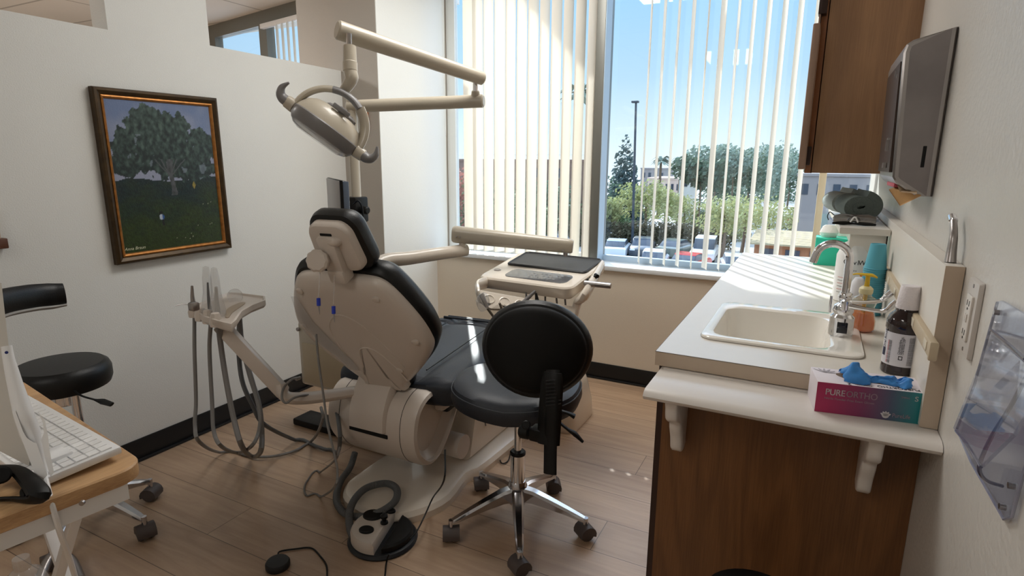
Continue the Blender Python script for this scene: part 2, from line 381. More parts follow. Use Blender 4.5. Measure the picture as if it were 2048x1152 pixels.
# black rubber baseboards
bm = box(BM(), (XL, -2.3, 0), (XL+.008, YCOL, .1), bev=.003); box(bm, (XL, -2.3, 0), (XL+.02, YCOL, .012), bev=.004); struct('baseboard_left', bm, BLACKRUB)
bm = box(BM(), (XCOL+.004, YW-.008, 0), (XR, YW, .1), bev=.003); box(bm, (XCOL+.004, YW-.02, 0), (XR, YW, .012), bev=.004); struct('baseboard_window', bm, BLACKRUB)
bm = box(BM(), (XL+.02, YCOL-.008, 0), (XCOL, YCOL, .1), bev=.003); struct('baseboard_column', bm, BLACKRUB)
bm = box(BM(), (XCOL+.004, YCOL, 0), (XCOL+.012, YW-.02, .1), bev=.003); struct('baseboard_reveal', bm, BLACKRUB)

# window frames and glass
YG = 3.41
bm = box(BM(), (XCOL+.004, YW-.02, .672), (XR, YG+.04, .699), bev=.004); struct('trim_1', bm, mat('sill_white', (226, 230, 232), .35))
def window(n, x0, x1, fl_w, fr_w):
    bm = BM(); box(bm, (x0, YG-.02, .699), (x1, YG+.02, .735)); box(bm, (x0, YG-.02, 2.38), (x1, YG+.02, 2.42))
    if fl_w: box(bm, (x0, YG-.02, .735), (x0+fl_w, YG+.02, 2.38))
    if fr_w: box(bm, (x1-fr_w, YG-.02, .735), (x1, YG+.02, 2.38))
    o = struct('window_%d' % n, bm, FRAMEL if n > 1 else REVEAL, smooth=False)
    g = obj('window_glass', box(BM(), (x0+fl_w, YG-.003, .735), (x1-fr_w, YG+.003, 2.38)), GLASS, o, smooth=False)
    return o
XM0, XM1 = -1.192, -1.13
window(1, XCOL+.004, XM0, .062, 0); window(2, XM1, -.003, .0, 0); window(3, .03, XR, 0, 0)
bm = box(BM(), (XM0, YW+.05, .699), (XM1, YG+.03, 2.42), bev=.003); o = struct('trim_2', bm, FRAMEA)
bm = box(BM(), (XM1, YW+.052, .70), (XM1+.004, YG-.02, 2.42)); struct('trim_3', bm, FRAMEL, smooth=False)
bm = box(BM(), (-.003, YW+.09, .699), (.03, YG+.03, 2.42), bev=.003); struct('trim_4', bm, mat('cream_mullion', (226, 214, 188), .5))
# latch on the left frame
bm = box(BM(), oy(893, 492, YG-.03)-V((.008, .008, .03)), oy(893, 492, YG-.03)+V((.008, .012, .03)), bev=.003)
solo('window_latch', bm, GREYP, 'small grey window latch low on the left jamb of the window', 'latch')

# vertical blinds
SLAT = mat('slat_cream', (243, 239, 231), .6, transl=.44)
def slat(parent, x, y, th, z0=.722, z1=2.36, wd=.089, sag=.010):
    th = math.radians(th); d = V((-math.sin(th), math.cos(th), 0)); nn = V((d.y, -d.x, 0)); bm = BM(); N = 6; R = []
    for i in range(N+1):
        s = -1+2*i/N; R.append(V((x, y, 0)) + d*(s*wd/2) + nn*(sag*(1-s*s)))
    for sgn in (0,):
        a = [bm.verts.new((p.x, p.y, z0)) for p in R]+[bm.verts.new((p.x+nn.x*.0009, p.y+nn.y*.0009, z0)) for p in R[::-1]]
        b = [bm.verts.new((v.co.x, v.co.y, z1)) for v in a]; n = len(a)
        for i in range(n):
            j = (i+1) % n; bm.faces.new((a[i], a[j], b[j], b[i]))
        bm.faces.new(a[::-1]); bm.faces.new(b)
    return obj('slat', bm, SLAT, parent)
YB = 3.275
bl = thing('vertical_blind', 'cream vertical blind with slats turned nearly closed over the left pane', 'blind', (-1.7, YB, .72))
obj('headrail', box(BM(), (XCOL+.01, YB-.03, 2.36), (XM0-.01, YB+.03, 2.40), bev=.004), WPLAST, bl)
for i, px in enumerate((939, 956, 977, 999, 1020, 1042, 1064, 1086, 1109, 1132, 1156, 1180)):
    p = oy(px, 250, YB); slat(bl, p.x, YB, -15+random.uniform(-4, 4)*(1 if i > 1 else 0)-(10 if i == 0 else 0))
bl = thing('vertical_blind', 'cream vertical blind with slats turned edge-on over the right pane', 'blind', (-.5, YB, .72))
obj('headrail', box(BM(), (XM1+.01, YB-.03, 2.36), (XR-.02, YB+.03, 2.40), bev=.004), WPLAST, bl)
for i, px in enumerate((1288, 1314, 1341, 1369, 1397, 1426, 1455, 1484, 1513, 1543, 1573, 1606)):
    p = oy(px, 300, YB); slat(bl, p.x, YB, 19+(0, 3, 0, 4, -7, 8, -5, -1, 0, 1, 0, -3)[i], sag=.006)
bm = tube(BM(), [oy(887, 0, 3.2), oy(889, 120, 3.2), oy(892, 255, 3.2), oy(890, 258, 3.2), oy(886.5, 120, 3.2), oy(884, 0, 3.2)], .0013, 6)
cordo = obj('pull_cord', bm, WPLAST, bl)
cordo.parent = None; tag(cordo, 'thin white looped blind cord hanging beside the left window jamb', 'cord')

# the next room's window wall, seen over the partition
A = oz(424, 53, ZCEIL); B = oz(600, 2, ZCEIL); A.z = B.z = 0; M = frame(A, B-A, (0, 0, 1)); L = (B-A).length
def fx(px, py, z=2.3):   # distance along that wall where a view line meets it
    d = ray(px, py); nrm = V((-(B-A).y, (B-A).x, 0)); t = (A-CAM).dot(nrm)/d.dot(nrm); P = CAM+d*t; return (P-A).dot((B-A).normalized())
a0, a1, b0, b1 = fx(436, 80), fx(525, 80), fx(540, 80), fx(566, 80)
def wbox(lo, hi, bev=0): return box(BM(), (lo[0], lo[1], -.06 if len(lo) < 3 else lo[2]), (hi[0], hi[1], .02 if len(hi) < 3 else hi[2]), M=M, bev=bev)
bm = wbox((-2.2, 0), (L+1.5, 1.3)); struct('wall_next_room', bm, WALL, smooth=False)
bm = BM()
for lo, hi in (((-2.2, 2.48), (L+1.5, ZCEIL)), ((-2.2, 1.3), (a0, 2.48)), ((a1, 1.3), (b0, 2.48)), ((a0, 1.3), (L+1.5, 1.36))):
    box(bm, (lo[0], lo[1], -.05), (hi[0], hi[1], .03), M=M)
o = struct('window_4', bm, FRAMEA, smooth=False)
g = obj('window_glass', box(BM(), (a0, 1.36, -.01), (L+1.5, 2.48, .0), M=M), GLASS, o, smooth=False)
nb = thing('vertical_blind', 'vertical blind with pale slats over the high window of the next room', 'blind', tuple(B))
obj('headrail', box(BM(), (b0, 2.43, .05), (L+1.0, 2.47, .09), M=M, bev=.004), WPLAST, nb)
for i in range(9):
    x = b1+.03+i*.085; q = M @ V((x, 0, .07)); slat(nb, q.x, q.y, 35, 1.3, 2.43)

# ceiling lamp housings (their light is above)
for i, (lx, ly, pw) in enumerate(LAMPS):
    t = thing('ceiling_light', ('recessed fluorescent ceiling light above the dental chair', 'recessed fluorescent ceiling light near the back wall', 'recessed fluorescent ceiling light of the next room')[i], 'light', (lx, ly, 2.57))
    bm = BM()
    for lo, hi in (((-.31, -.6), (-.29, .6)), ((.29, -.6), (.31, .6)), ((-.31, -.6), (.31, -.58)), ((-.31, .58), (.31, .6))): box(bm, (lx+lo[0], ly+lo[1], 2.57), (lx+hi[0], ly+hi[1], 2.6))
    obj('frame', bm, WPLAST, t, smooth=False)
    obj('diffuser', box(BM(), (lx-.29, ly-.58, 2.58), (lx+.29, ly+.58, 2.595)), mat('lit_diffuser', (255, 246, 232), .6, emit=2.2), t, smooth=False)

# ================================================================ OUTSIDE
GZ = -6.2
def ground_mat():
    m = bpy.data.materials.new('asphalt_lot'); m.use_nodes = True; n = m.node_tree; b = n.nodes['Principled BSDF']
    t = n.nodes.new('ShaderNodeTexCoord'); no = n.nodes.new('ShaderNodeTexNoise'); no.inputs['Scale'].default_value = .7; no.inputs['Detail'].default_value = 6
    n.links.new(t.outputs['Object'], no.inputs[0]); r = n.nodes.new('ShaderNodeValToRGB'); n.links.new(no.outputs['Fac'], r.inputs[0])
    r.color_ramp.elements[0].color = lin((150, 150, 150))+(1,); r.color_ramp.elements[1].color = lin((190, 188, 184))+(1,)
    n.links.new(r.outputs[0], b.inputs['Base Color']); b.inputs['Roughness'].default_value = .9
    return m
bm = box(BM(), (-160, 3.7, GZ-.1), (120, 300, GZ)); struct('ground', bm, ground_mat(), smooth=False)

def leafy(bm, lumps, n, s, seed=1):
    rnd = random.Random(seed)
    tot = sum(l[1]**3 for l in lumps)
    for c, r, fz in lumps:
        for _ in range(int(n*r**3/tot)):
            d = V((rnd.gauss(0, 1), rnd.gauss(0, 1), rnd.gauss(0, 1))).normalized()*(rnd.random()**.33*r)
            p = V(c)+V((d.x, d.y, d.z*fz)); a = V((rnd.gauss(0, 1), rnd.gauss(0, 1), rnd.gauss(0, 1))).normalized(); b = a.orthogonal().normalized()
            q = a.cross(b); k = s*rnd.uniform(.6, 1.3)
            bm.faces.new([bm.verts.new(p+b*k), bm.verts.new(p+q*k*.6), bm.verts.new(p-b*k), bm.verts.new(p-q*k*.6)])
    return bm
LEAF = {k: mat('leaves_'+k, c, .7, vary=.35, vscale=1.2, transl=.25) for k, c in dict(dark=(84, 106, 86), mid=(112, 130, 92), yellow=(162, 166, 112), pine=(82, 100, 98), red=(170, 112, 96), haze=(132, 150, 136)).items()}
BARK = mat('bark', (112, 96, 80), .9)
def tree(px, py, Y, r, kind, label, cat='tree', n=1500, s=.16, fz=.85, lumps=None, group=None, name='tree', seed=3):
    k_ = 1 if Y < 20 else 1.5; Y *= k_; r *= k_; s *= k_
    c = oy(px, py, Y); t = thing(name, label, cat, (c.x, Y, GZ), group)
    rnd = random.Random(seed*7+int(px)); L = [(c+V((rnd.uniform(-.7, .7)*r, rnd.uniform(-.5, .5)*r, rnd.uniform(-.5, .5)*r*fz)), r*rnd.uniform(.45, .65), fz) for _ in range(7)] if lumps is None else lumps(c)
    obj('crown', leafy(BM(), L, n, s, seed), LEAF[kind], t, smooth=False)
    obj('trunk', tube(BM(), [(c.x, Y, GZ), (c.x+.1, Y, (GZ+c.z)/2), (c.x, Y, c.z)], [.16, .12, .07], 8), BARK, t)
    return t
tree(1249, 355, 48, 1.4, 'pine', 'tall dark conifer beside the parking-lot lamp post', name='conifer_tree', n=4200, s=.17,
     lumps=lambda c: [(c+V((random.uniform(-.12, .12), 0, z*1.5)), rr_*1.5, .9) for z, rr_ in ((3.1, .35), (2.4, .55), (1.6, .8), (.7, 1.05), (-.3, 1.25), (-1.4, 1.5), (-2.5, 1.7), (-3.5, 1.8))])
def palm(px, py, Y, s, label):
    c = oy(px, py, Y); t = thing('palm_tree', label, 'palm tree', (c.x, Y, GZ), 'palm trees beyond the parking lot'); bm = BM(); rnd = random.Random(int(px))
    for i in range(34):
        a = rnd.uniform(0, 2*PI); up = rnd.uniform(-.5, 1); d = V((math.cos(a), math.sin(a), 0)); pts = [c, c+d*.5*s+V((0, 0, .5*up*s)), c+d*1.0*s+V((0, 0, (.45*up-.35)*s))]
        tube(bm, pts, [.05*s, .16*s, .02*s], 4, 3, flat=(1, .25))
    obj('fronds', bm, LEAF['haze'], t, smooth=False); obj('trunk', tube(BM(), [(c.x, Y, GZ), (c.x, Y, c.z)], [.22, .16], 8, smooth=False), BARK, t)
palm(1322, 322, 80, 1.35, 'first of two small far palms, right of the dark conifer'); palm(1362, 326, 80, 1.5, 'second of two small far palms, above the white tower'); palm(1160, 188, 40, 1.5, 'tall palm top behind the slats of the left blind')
k = 0
for px, py, r in ((1402, 345, 2.0), (1432, 330, 2.3), (1466, 350, 2.4), (1500, 335, 2.8), (1540, 342, 2.6), (1580, 356, 2.6), (1455, 400, 2.4), (1520, 395, 2.8), (1575, 410, 2.4)):
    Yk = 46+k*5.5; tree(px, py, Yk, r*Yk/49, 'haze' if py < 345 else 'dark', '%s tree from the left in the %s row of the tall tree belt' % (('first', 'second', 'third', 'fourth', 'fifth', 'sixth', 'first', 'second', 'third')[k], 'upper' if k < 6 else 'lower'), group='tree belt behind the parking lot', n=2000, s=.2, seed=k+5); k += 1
for i, (px, py, r) in enumerate(((1228, 412, 1.2), (1292, 395, 1.5), (1330, 410, 1.3), (1230, 440, 1.2), (1368, 425, 1.3), (1408, 440, 1.4), (1280, 430, 1.1))):
    Yk = 35+i*2.6; tree(px, py, Yk, r*Yk/36, 'yellow' if i < 3 or i == 4 else 'mid', ('yellow-green young tree against the window post', 'yellow-green tree right of the conifer trunk', 'yellow-green tree below the first far palm', 'mid-green bush at the foot of the window-post tree', 'yellow-green tree below the white tower', 'mid-green tree below the first tree of the belt', 'mid-green bush in front of the conifer trunk')[i], group='young trees of the parking lot', n=1500, s=.11, seed=i+31)
for i, (px, py, r) in enumerate(((1450, 430, 1.3), (1490, 425, 1.5), (1538, 432, 1.5), (1465, 462, 1.1), (1580, 440, 1.2))):
    Yk = 31+i*3.4; tree(px, py, Yk, r*Yk/32, 'yellow', ('leftmost tall feathery olive tree near the ribbed roof', 'second feathery olive tree, left of the ribbed roof', 'feathery olive tree right above the ribbed roof', 'low feathery olive bush at the left edge of the ribbed roof', 'rightmost feathery olive tree by the brick building')[i], group='olive-green trees by the ribbed roof', n=1300, s=.09, seed=i+51)
for i, (px, py, r, kd) in enumerate(((930, 400, 1.3, 'red'), (975, 420, 1.1, 'mid'), (915, 460, 1.0, 'red'))):
    tree(px, py, 15, r, kd, ('red-leaved shrub tree at the left edge of the window', 'green shrub tree among red shrubs behind the left blind', 'low red-flowering shrub beneath the red-leaved tree')[i], cat='shrub', n=2600, s=.05, seed=i+71)
for i, px in enumerate((1015, 1055, 1095, 1135, 1170)):
    Yk = 27+i*4.2; tree(px, 400+(i % 2)*18, Yk, 2.0*Yk/31, 'mid' if i % 2 else 'dark', 'bushy green tree between slats of the left blind, %s from the left' % ('first', 'second', 'third', 'fourth', 'fifth')[i], group='trees behind the left blind', n=1500, s=.14, seed=i+91)
# clipped hedge
a, b = oz(1150, 480, GZ+.5), oz(1445, 488, GZ+.5); bm = BM()
leafy(bm, [(a.lerp(b, i/23)+V((0, 0, .6)), 1.25, 1) for i in range(24)], 12000, .13, 9); tag(obj('hedge', bm, mat('leaves_hedge', (92, 88, 66), .8, vary=.4, vscale=2, transl=.2), smooth=False), 'brownish hedge running behind the parked cars', 'hedge', kind='stuff')
# lamp post
c = oy(1265, 490, 50); t = thing('street_lamp', 'tall dark parking-lot lamp post in front of the conifer', 'lamp post', (c.x, 50, GZ)); top = oy(1272, 205, 50)
obj('pole', tube(BM(), [(c.x, 50, GZ), (top.x, 50, top.z)], [.13, .09], 10, smooth=False), mat('dark_pole', (58, 66, 74), .6), t)
obj('lamp_head', box(BM(), top+V((-.35, -.2, -.03)), top+V((.22, .2, .13)), bev=.02), mat('dark_pole', (58, 66, 74), .6), t)
# buildings
BLD = mat('brown_stucco', (122, 96, 84), .9); BLDW = mat('white_stucco', (225, 222, 214), .9); BLDG = mat('blue_grey_brick', (142, 136, 134), .9); BLDP = mat('pink_stucco', (205, 180, 165), .9)
ROOFR = mat('tan_ribbed_roof', (168, 152, 120), .9); BLDO = mat('orange_brick', (176, 118, 84), .9); PANE = mat('dark_pane', (50, 62, 76), .2)
def building(name, label, x0, x1, ytop, Y, dep, m, wins=0, rail=False):
    a, b = oy(x0, ytop, Y), oy(x1, ytop, Y); t = thing(name, label, 'building', ((a.x+b.x)/2, Y, GZ))
    obj('wall', box(BM(), (a.x, Y, GZ), (b.x, Y+dep, a.z)), m, t, smooth=False)
    obj('parapet', box(BM(), (a.x-.1, Y-.12, a.z), (b.x+.1, Y+dep+.1, a.z+.25)), m, t, smooth=False)
    if rail:
        bm = BM()
        for i in range(int((b.x-a.x)/1.2)): box(bm, (a.x+i*1.2, Y, a.z+.25), (a.x+i*1.2+.05, Y+.05, a.z+.75))
        box(bm, (a.x, Y, a.z+.7), (b.x, Y+.05, a.z+.76)); obj('roof_rail', bm, WPLAST, t, smooth=False)
    for i in range(wins):
        x = a.x+(b.x-a.x)*(i+.3)/wins; obj('window', box(BM(), (x, Y-.04, a.z-1.7), (x+(b.x-a.x)/wins*.45, Y, a.z-.7)), PANE, t, smooth=False)
building('office_building', 'long brown flat-roofed building with a roof rail behind the left blind', 890, 1172, 322, 60, 3, BLD, 8, True)
building('tower_building', 'small white square tower below the second far palm', 1360, 1382, 345, 75, 4, BLDW, 1)
building('low_building', 'long low pinkish building far behind the yellow-green trees', 1296, 1362, 358, 95, 10, BLDP, 6)
building('brick_building', 'blue-grey brick building at the right end of the window', 1596, 1760, 352, 62, 10, BLDG, 5)
building('far_building', 'grey far building between the conifer and the first palm', 1282, 1330, 338, 120, 8, BLDG, 4)
a, b = oz(1508, 512, GZ), oz(1650, 512, GZ); a.y = b.y = 44; t = thing('shop_building', 'orange-brown shop with a tan ribbed sloping roof', 'building', ((a.x+b.x)/2, 44, GZ))
za, zb = oy(1508, 487, 44).z, oy(1508, 460, 50).z; a.x, b.x = oy(1508, 500, 44).x, oy(1650, 500, 44).x
obj('wall', box(BM(), (a.x, 44, GZ), (b.x+2, 52, za)), BLDO, t, smooth=False)
bm = BM()
for i in range(14):
    f0, f1 = i/14, (i+.8)/14; y0, y1, z0, z1 = 43.5+6.5*f0, 43.5+6.5*f1, za+(zb-za)*f0, za+(zb-za)*f1
    loft(bm, [[V((x, y0, z0)), V((x, y1, z1)), V((x, y1, z1+.12)), V((x, y0, z0+.12))] for x in (a.x-.4, b.x+2.4)])
obj('roof', bm, ROOFR, t, smooth=False)
for i in range(4): x = a.x+.5+i*1.5; obj('window', box(BM(), (x, 43.9, GZ+.3), (x+.9, 44, GZ+1.7)), PANE, t, smooth=False)

bm = box(BM(), (-3.08, 3.5, 3.72), (-2.3, 6.05, 3.9)); struct('added_sun_blocker', bm, BLDW, smooth=False)  # added beam outside, out of view, to cut off the sun on the counter

# parked cars
def car(px, py, col, label, rot=0, suv=False, Y=None, sc_=1.0):
    p = oz(px, py, GZ); t = thing('car', label, 'car', (0, 0, 0), 'cars parked outside the window')
    L_, W_, H_ = (4.6, 1.85, 1.7) if suv else (4.5, 1.8, 1.42)
    low = [(-L_/2, .35), (-L_/2+.05, .75), (-L_/2+.25, .88), (-L_*.18, .95), (L_*.42, .98), (L_/2-.02, .9), (L_/2, .4), (L_/2-.1, .22), (-L_/2+.1, .22)]
    up = [(-L_*.24, .93), (-L_*.06, H_-.06), (L_*.02, H_), (L_*.22 if not suv else L_*.38, H_-.02), (L_*.40 if not suv else L_*.48, .97)]
    mm = mat('car_paint_%d_%d_%d' % col, col, .3, coat=.6); MX = Matrix(((0, 0, 1, 0), (1, 0, 0, 0), (0, 1, 0, 0), (0, 0, 0, 1)))
    def mx(z0): return Matrix.Translation((z0, 0, 0)) @ MX
    obj('body', pad(BM(), low, [(.10, 0), (.0, .14), (.0, W_-.14), (.10, W_)], mx(-W_/2)), mm, t)
    obj('cabin_glass', pad(BM(), up, [(.03, 0), (0, .05), (0, W_-.35), (.03, W_-.3)], mx(-(W_-.3)/2)), PANE, t)
    obj('roof', pad(BM(), [(up[1][0]-.03, up[1][1]-.05), (up[1][0]+.02, H_-.0), (up[2][0], H_+.04), (up[3][0], H_+.03), (up[3][0]+.1, H_-.08)], [(.02, 0), (0, .05), (0, W_-.39), (.02, W_-.34)], mx(-(W_-.34)/2)), mm, t)
    for y_ in (-L_*.3, L_*.3):
        for sx in (-1, 1): obj('wheel', cyl(BM(), (sx*(W_/2-.22), y_, .33), (sx*(W_/2-.02), y_, .33), .33, bev=.03, seg=14), BLACK, t)
    for sx in (-1, 1): obj('headlight', box(BM(), (sx*(W_/2-.3)-.2, -L_/2-.02, .66), (sx*(W_/2-.3)+.2, -L_/2+.1, .8), bev=.03), mat('headlight', (225, 230, 235), .2), t)
    t.location = (p.x, p.y, GZ); t.rotation_euler = (0, 0, math.radians(rot)); t.scale = (sc_,)*3
    return t
WH = (232, 234, 236)
car(1234, 512, (205, 215, 225), 'silver sedan right beside the aluminium window post', 190)
car(1284, 510, (70, 78, 88), 'dark grey car behind the first slats of the right blind', 10)
car(1352, 512, (84, 98, 92), 'dark green car between the grey car and the white off-roader', 170)
car(1408, 518, WH, 'white off-road vehicle facing the window', 4, True)
car(1306, 541, WH, 'white hatchback whose roof shows just above the sill', 8)
car(1378, 545, (205, 60, 55), 'red car just above the window sill', 172)
car(1470, 552, WH, 'white car half hidden by the far corner of the counter', 12)
car(1606, 534, (120, 110, 190), 'violet-blue car beside the teal tissue box', 60)
car(1098, 508, (70, 90, 130), 'dark blue car behind the left blind', 10)
car(1040, 512, WH, 'white car behind the left blind', 10)
car(1612, 452, (190, 60, 60), 'small far red car at the right end of the window', 80)

# ================================================================ DENTAL CHAIR
ya = math.radians(6); FWD = V((-math.sin(ya), math.cos(ya), 0)); WD = V((math.cos(ya), math.sin(ya), 0))
RC = math.radians(28); VB = -FWD*math.sin(RC)+V((0, 0, math.cos(RC)))
OB = V((-1.362, 1.60, .475)); MB_ = frame(OB, WD, VB)           # x across, y up the back, z towards the camera
ch = thing('dental_chair', 'beige and black dental patient chair with reclined back', 'dental chair', (-1.36, 1.9, 0))
base = [(-1.53, 1.545), (-1.47, 1.485), (-1.34, 1.455), (-1.24, 1.47), (-1.16, 1.56), (-1.125, 1.68), (-1.15, 1.85), (-1.12, 2.0), (-1.14, 2.75), (-1.5, 2.75), (-1.55, 1.9), (-1.55, 1.62)]
obj('base_plate', pad(BM(), smooth_closed(base, 3), [(0, 0), (0, .025), (.012, .042), (.03, .048)]), CREAMW, ch)
bm = BM(); col = [(1.93, .04), (2.6, .04), (2.45, .40), (2.02, .40)]
loft(bm, [[V((x, a, b)) for a, b in inset(col, i_)] for x, i_ in ((-1.47, .03), (-1.45, .0), (-1.215, 0), (-1.195, .02))]); obj('lift_column', bm, CREAMW, ch)
obj('lift_joint', cyl(BM(), (-1.30, 1.86, .15), (-1.175, 1.86, .15), .05), CHAIRW, ch)
# drum shaped motor cover, axis across the chair
prof = smooth_closed([(1.575, .40), (1.553, .31), (1.575, .225), (1.64, .165), (1.72, .17), (1.80, .24), (1.87, .36), (1.84, .425), (1.74, .455), (1.64, .45)], 4)
def yz(x, pts): return [V((x, a, b)) for a, b in pts]
bm = BM(); loft(bm, [yz(x, inset(prof, i_)) for x, i_ in ((-1.625, .04), (-1.61, .012), (-1.585, 0), (-1.215, 0), (-1.195, .006), (-1.19, .02), (-1.205, .022), (-1.23, .05))]); obj('motor_cover', bm, CHAIRW, ch)
bm = BM()
for x in (-1.545, -1.255): obj('seam_line', loft(BM(), [yz(x, inset(prof, -.0008)), yz(x+.002, inset(prof, -.0008))]), BLACK, ch)
bm = box(BM(), (-1.225, 1.73, .35), (-1.185, 1.79, .46), bev=.01); obj('side_bracket', bm, CHAIRW, ch)
# hinge cover from the back down over the drum
hp = smooth_open([(1.63, .53), (1.60, .48), (1.568, .43), (1.545, .37), (1.54, .31)], 4); bm = BM(); rings = []
for i, q in enumerate(hp):
    y, z = q.x, q.y; hw = .083 + .0*(i)
    xc = -1.40; rings.append([V((xc-hw, y+.012, z)), V((xc-hw+.006, y-.004, z)), V((xc+hw-.006, y-.004+.004, z)), V((xc+hw, y+.012, z)), V((xc+hw, y+.05, z+.01)), V((xc-hw, y+.05, z+.01))])
loft(bm, rings); obj('hinge_cover', bm, CHAIRW, ch)
obj('cover_slot', box(BM(), (-1.49, 1.549, .288), (-1.31, 1.56, .302)), BLACKM, ch)
# back
sh_h = [(0, .505), (.11, .505), (.165, .49), (.205, .44), (.25, .35), (.268, .28), (.262, .22), (.215, .14), (.13, .04), (.095, .005), (.085, -.03), (0, -.035)]
outl = [(x, y) for x, y in sh_h[:-1]]+[(0, -.035)]+[(-x, y) for x, y in sh_h[1:-1][::-1]]
outl = outl[::-1]; so_ = smooth_closed(outl, 5)
def dome(x, y): return 0
obj('back_shell', pad(BM(), so_, [(.0, -.045), (0, -.02), (.006, -.006), (.02, .004), (.05, .010), (.085, .012)], MB_), CHAIRW, ch)
sh_w = [(x*1.035, y*1.035+.004) for x, y in outl]; sw = smooth_closed(sh_w, 5)
obj('back_cushion', pad(BM(), sw, [(.012, -.03), (0, -.042), (-.004, -.06), (.0, -.085), (.02, -.108), (.06, -.12)], MB_), VINYL, ch)
bs = ch.children[-2]
for x, y in ((-.165, .44), (.135, .44), (-.225, .27), (.225, .265), (.115, .11)):
    obj('bolt_cover', pad(BM(), rr(.014, .011, .011, 5, x, y), [(0, .004), (0, .0135), (.004, .0155)], MB_), CHAIRW, bs)
bm = BM()
for arc in ([(-.10, .14), (-.11, .28), (-.05, .35), (.03, .32), (.11, .20), (.14, .13)], [(-.04, .10), (-.02, .19), (.04, .20), (.10, .13), (.13, .06)]):
    tube(bm, [MB_ @ V((x, y, .0118)) for x, y in arc], .0028, 6)
obj('embossed_line', bm, CHAIRW, bs)
# clear plastic sleeve taped down the left side of the back
bm = BM(); loft(bm, [[MB_ @ V(p) for p in ((x0, y, .019), (x1, y, .017), (x1, y, .0165), (x0, y, .0185))] for x0, x1, y in ((-.205, -.185, .42), (-.228, -.165, .30), (-.185, -.115, .20), (-.13, -.075, .13), (-.10, -.06, .08))])
obj('clear_sleeve', bm, FILM, bs)
# headrest
MH = frame(OB+VB*.620+WD*.042, WD, VB)
hh = rr(.080, .086, .042, 6); hc = rr(.099, .102, .055, 6)
taper = lambda P, k: [(x*(1+k*(-y)), y) for x, y in P]
hs = obj('headrest_shell', pad(BM(), taper(hh, 1.1), [(0, -.05), (0, -.012), (.006, -.003), (.016, 0), (.04, .002)], MH), CHAIRW, ch)
obj('headrest_cushion', pad(BM(), taper(hc, 1.1), [(.02, -.03), (.004, -.038), (0, -.055), (.002, -.075), (.02, -.098), (.05, -.108)], MH), VINYL, ch)
MK = MH
Pt, Pb = at(653, 474, 1.745), at(656, 553, 1.845); BK = frame(Pt, WD, Pt-Pb); bl_ = (Pt-Pb).length
br_ = obj('headrest_bracket', box(BM(), (-.032, -bl_+.03, -.012), (.030, 0, .016), BK, bev=.006), CHAIRW, ch)
obj('bracket_foot', box(BM(), (-.03, -bl_-.002, -.03), (.03, -bl_+.045, .022), BK, bev=.008), CHAIRW, br_)
obj('pivot_housing', tube(BM(), [BK @ V(q) for q in ((-.030, -.012, -.004), (.0, -.012, -.002), (.026, -.014, .0), (.044, -.012, -.014))], [.014, .016, .018, .010], 14, k=4), CHAIRW, br_)
obj('slot', box(BM(), (-.020, .004, -.012), (.020, .011, .002), BK), BLACKM, br_)
kn = [(.034*(1+.035*math.cos(10*a)), a) for a in [2*PI*i/60 for i in range(60)]]; kp = [(r_*math.cos(a), r_*math.sin(a)) for r_, a in kn]
nk = (CAM-at(638, 520, 1.8)).normalized()*.8-WD*.25-FWD*.3; nk.normalize(); xk = V((0, 0, 1)).cross(nk); MK = frame(at(640, 521, 1.775), xk, nk.cross(xk))
obj('knob', pad(BM(), kp, [(.004, 0), (0, .006), (0, .022), (.006, .028)], MK), CHAIRW, br_)
# seat and leg cushions
def along(y): return V((-1.37, 1.70, 0))+FWD*y
def cush(name, secs, hw, parent, m, crown=.012):
    """secs: (distance along chair, top z, bottom z, half width)"""
    bm = BM(); rings = []
    for s, zt, zb, hw_ in secs:
        o = along(s); pts = []
        H = (zt-zb)
        for x, z in ((-1, .0), (-1.02, .3), (-1.03, .55), (-1.0, .8), (-.93, .95), (-.78, 1.03), (-.56, 1.02), (-.45, .90), (-.34, .98), (0, 1.02), (.34, .98), (.45, .90), (.56, 1.02), (.78, 1.03), (.93, .95), (1.0, .8), (1.03, .55), (1.02, .3), (1, 0), (.5, -.02), (-.5, -.02)):
            pts.append(o+WD*(x*hw_)+V((0, 0, zb+z*H)))
        rings.append(pts)
    loft(bm, rings); return obj(name, bm, m, parent, subs=1)
seat = cush('seat_cushion', [(-.05, .47, .40, .22), (-.02, .497, .385, .27), (.10, .505, .375, .262), (.35, .502, .375, .262), (.58, .515, .38, .255), (.66, .51, .39, .25), (.68, .48, .41, .22)], 0, ch, VINYLN)
cush('leg_cushion', [(.675, .47, .40, .22), (.70, .505, .385, .245), (.78, .50, .36, .25), (1.0, .41, .29, .24), (1.22, .31, .20, .22), (1.3, .27, .17, .21), (1.32, .23, .19, .18)], 0, ch, VINYLN)
bm = BM()
for sx in (-1, 1): tube(bm, [along(s)+WD*(sx*.256)+V((0, 0, z)) for s, z in ((.03, .475), (.2, .481), (.4, .480), (.62, .49))], .0022, 6)
tube(bm, [along(s)+WD*.11+V((0, 0, z)) for s, z in ((.03, .503), (.3, .509), (.62, .517))], .003, 6); tube(bm, [along(s)-WD*.11+V((0, 0, z)) for s, z in ((.03, .503), (.3, .509), (.62, .517))], .003, 6)
obj('stitching', bm, VINYL, seat)
bm = BM()
for i in range(6): s = .74+i*.05; tube(bm, [along(s)+WD*x+V((0, 0, (.507-.30*max(0, s-.76))+.0)) for x in (-.19, -.08, .03, .14)], .006, 6)
obj('pleats', bm, VINYLN, ch.children[-2])
obj('under_frame', box(BM(), (-.19, .05, .33), (.19, .62, .375), frame(along(0), WD, FWD), bev=.01), BLACK, ch)

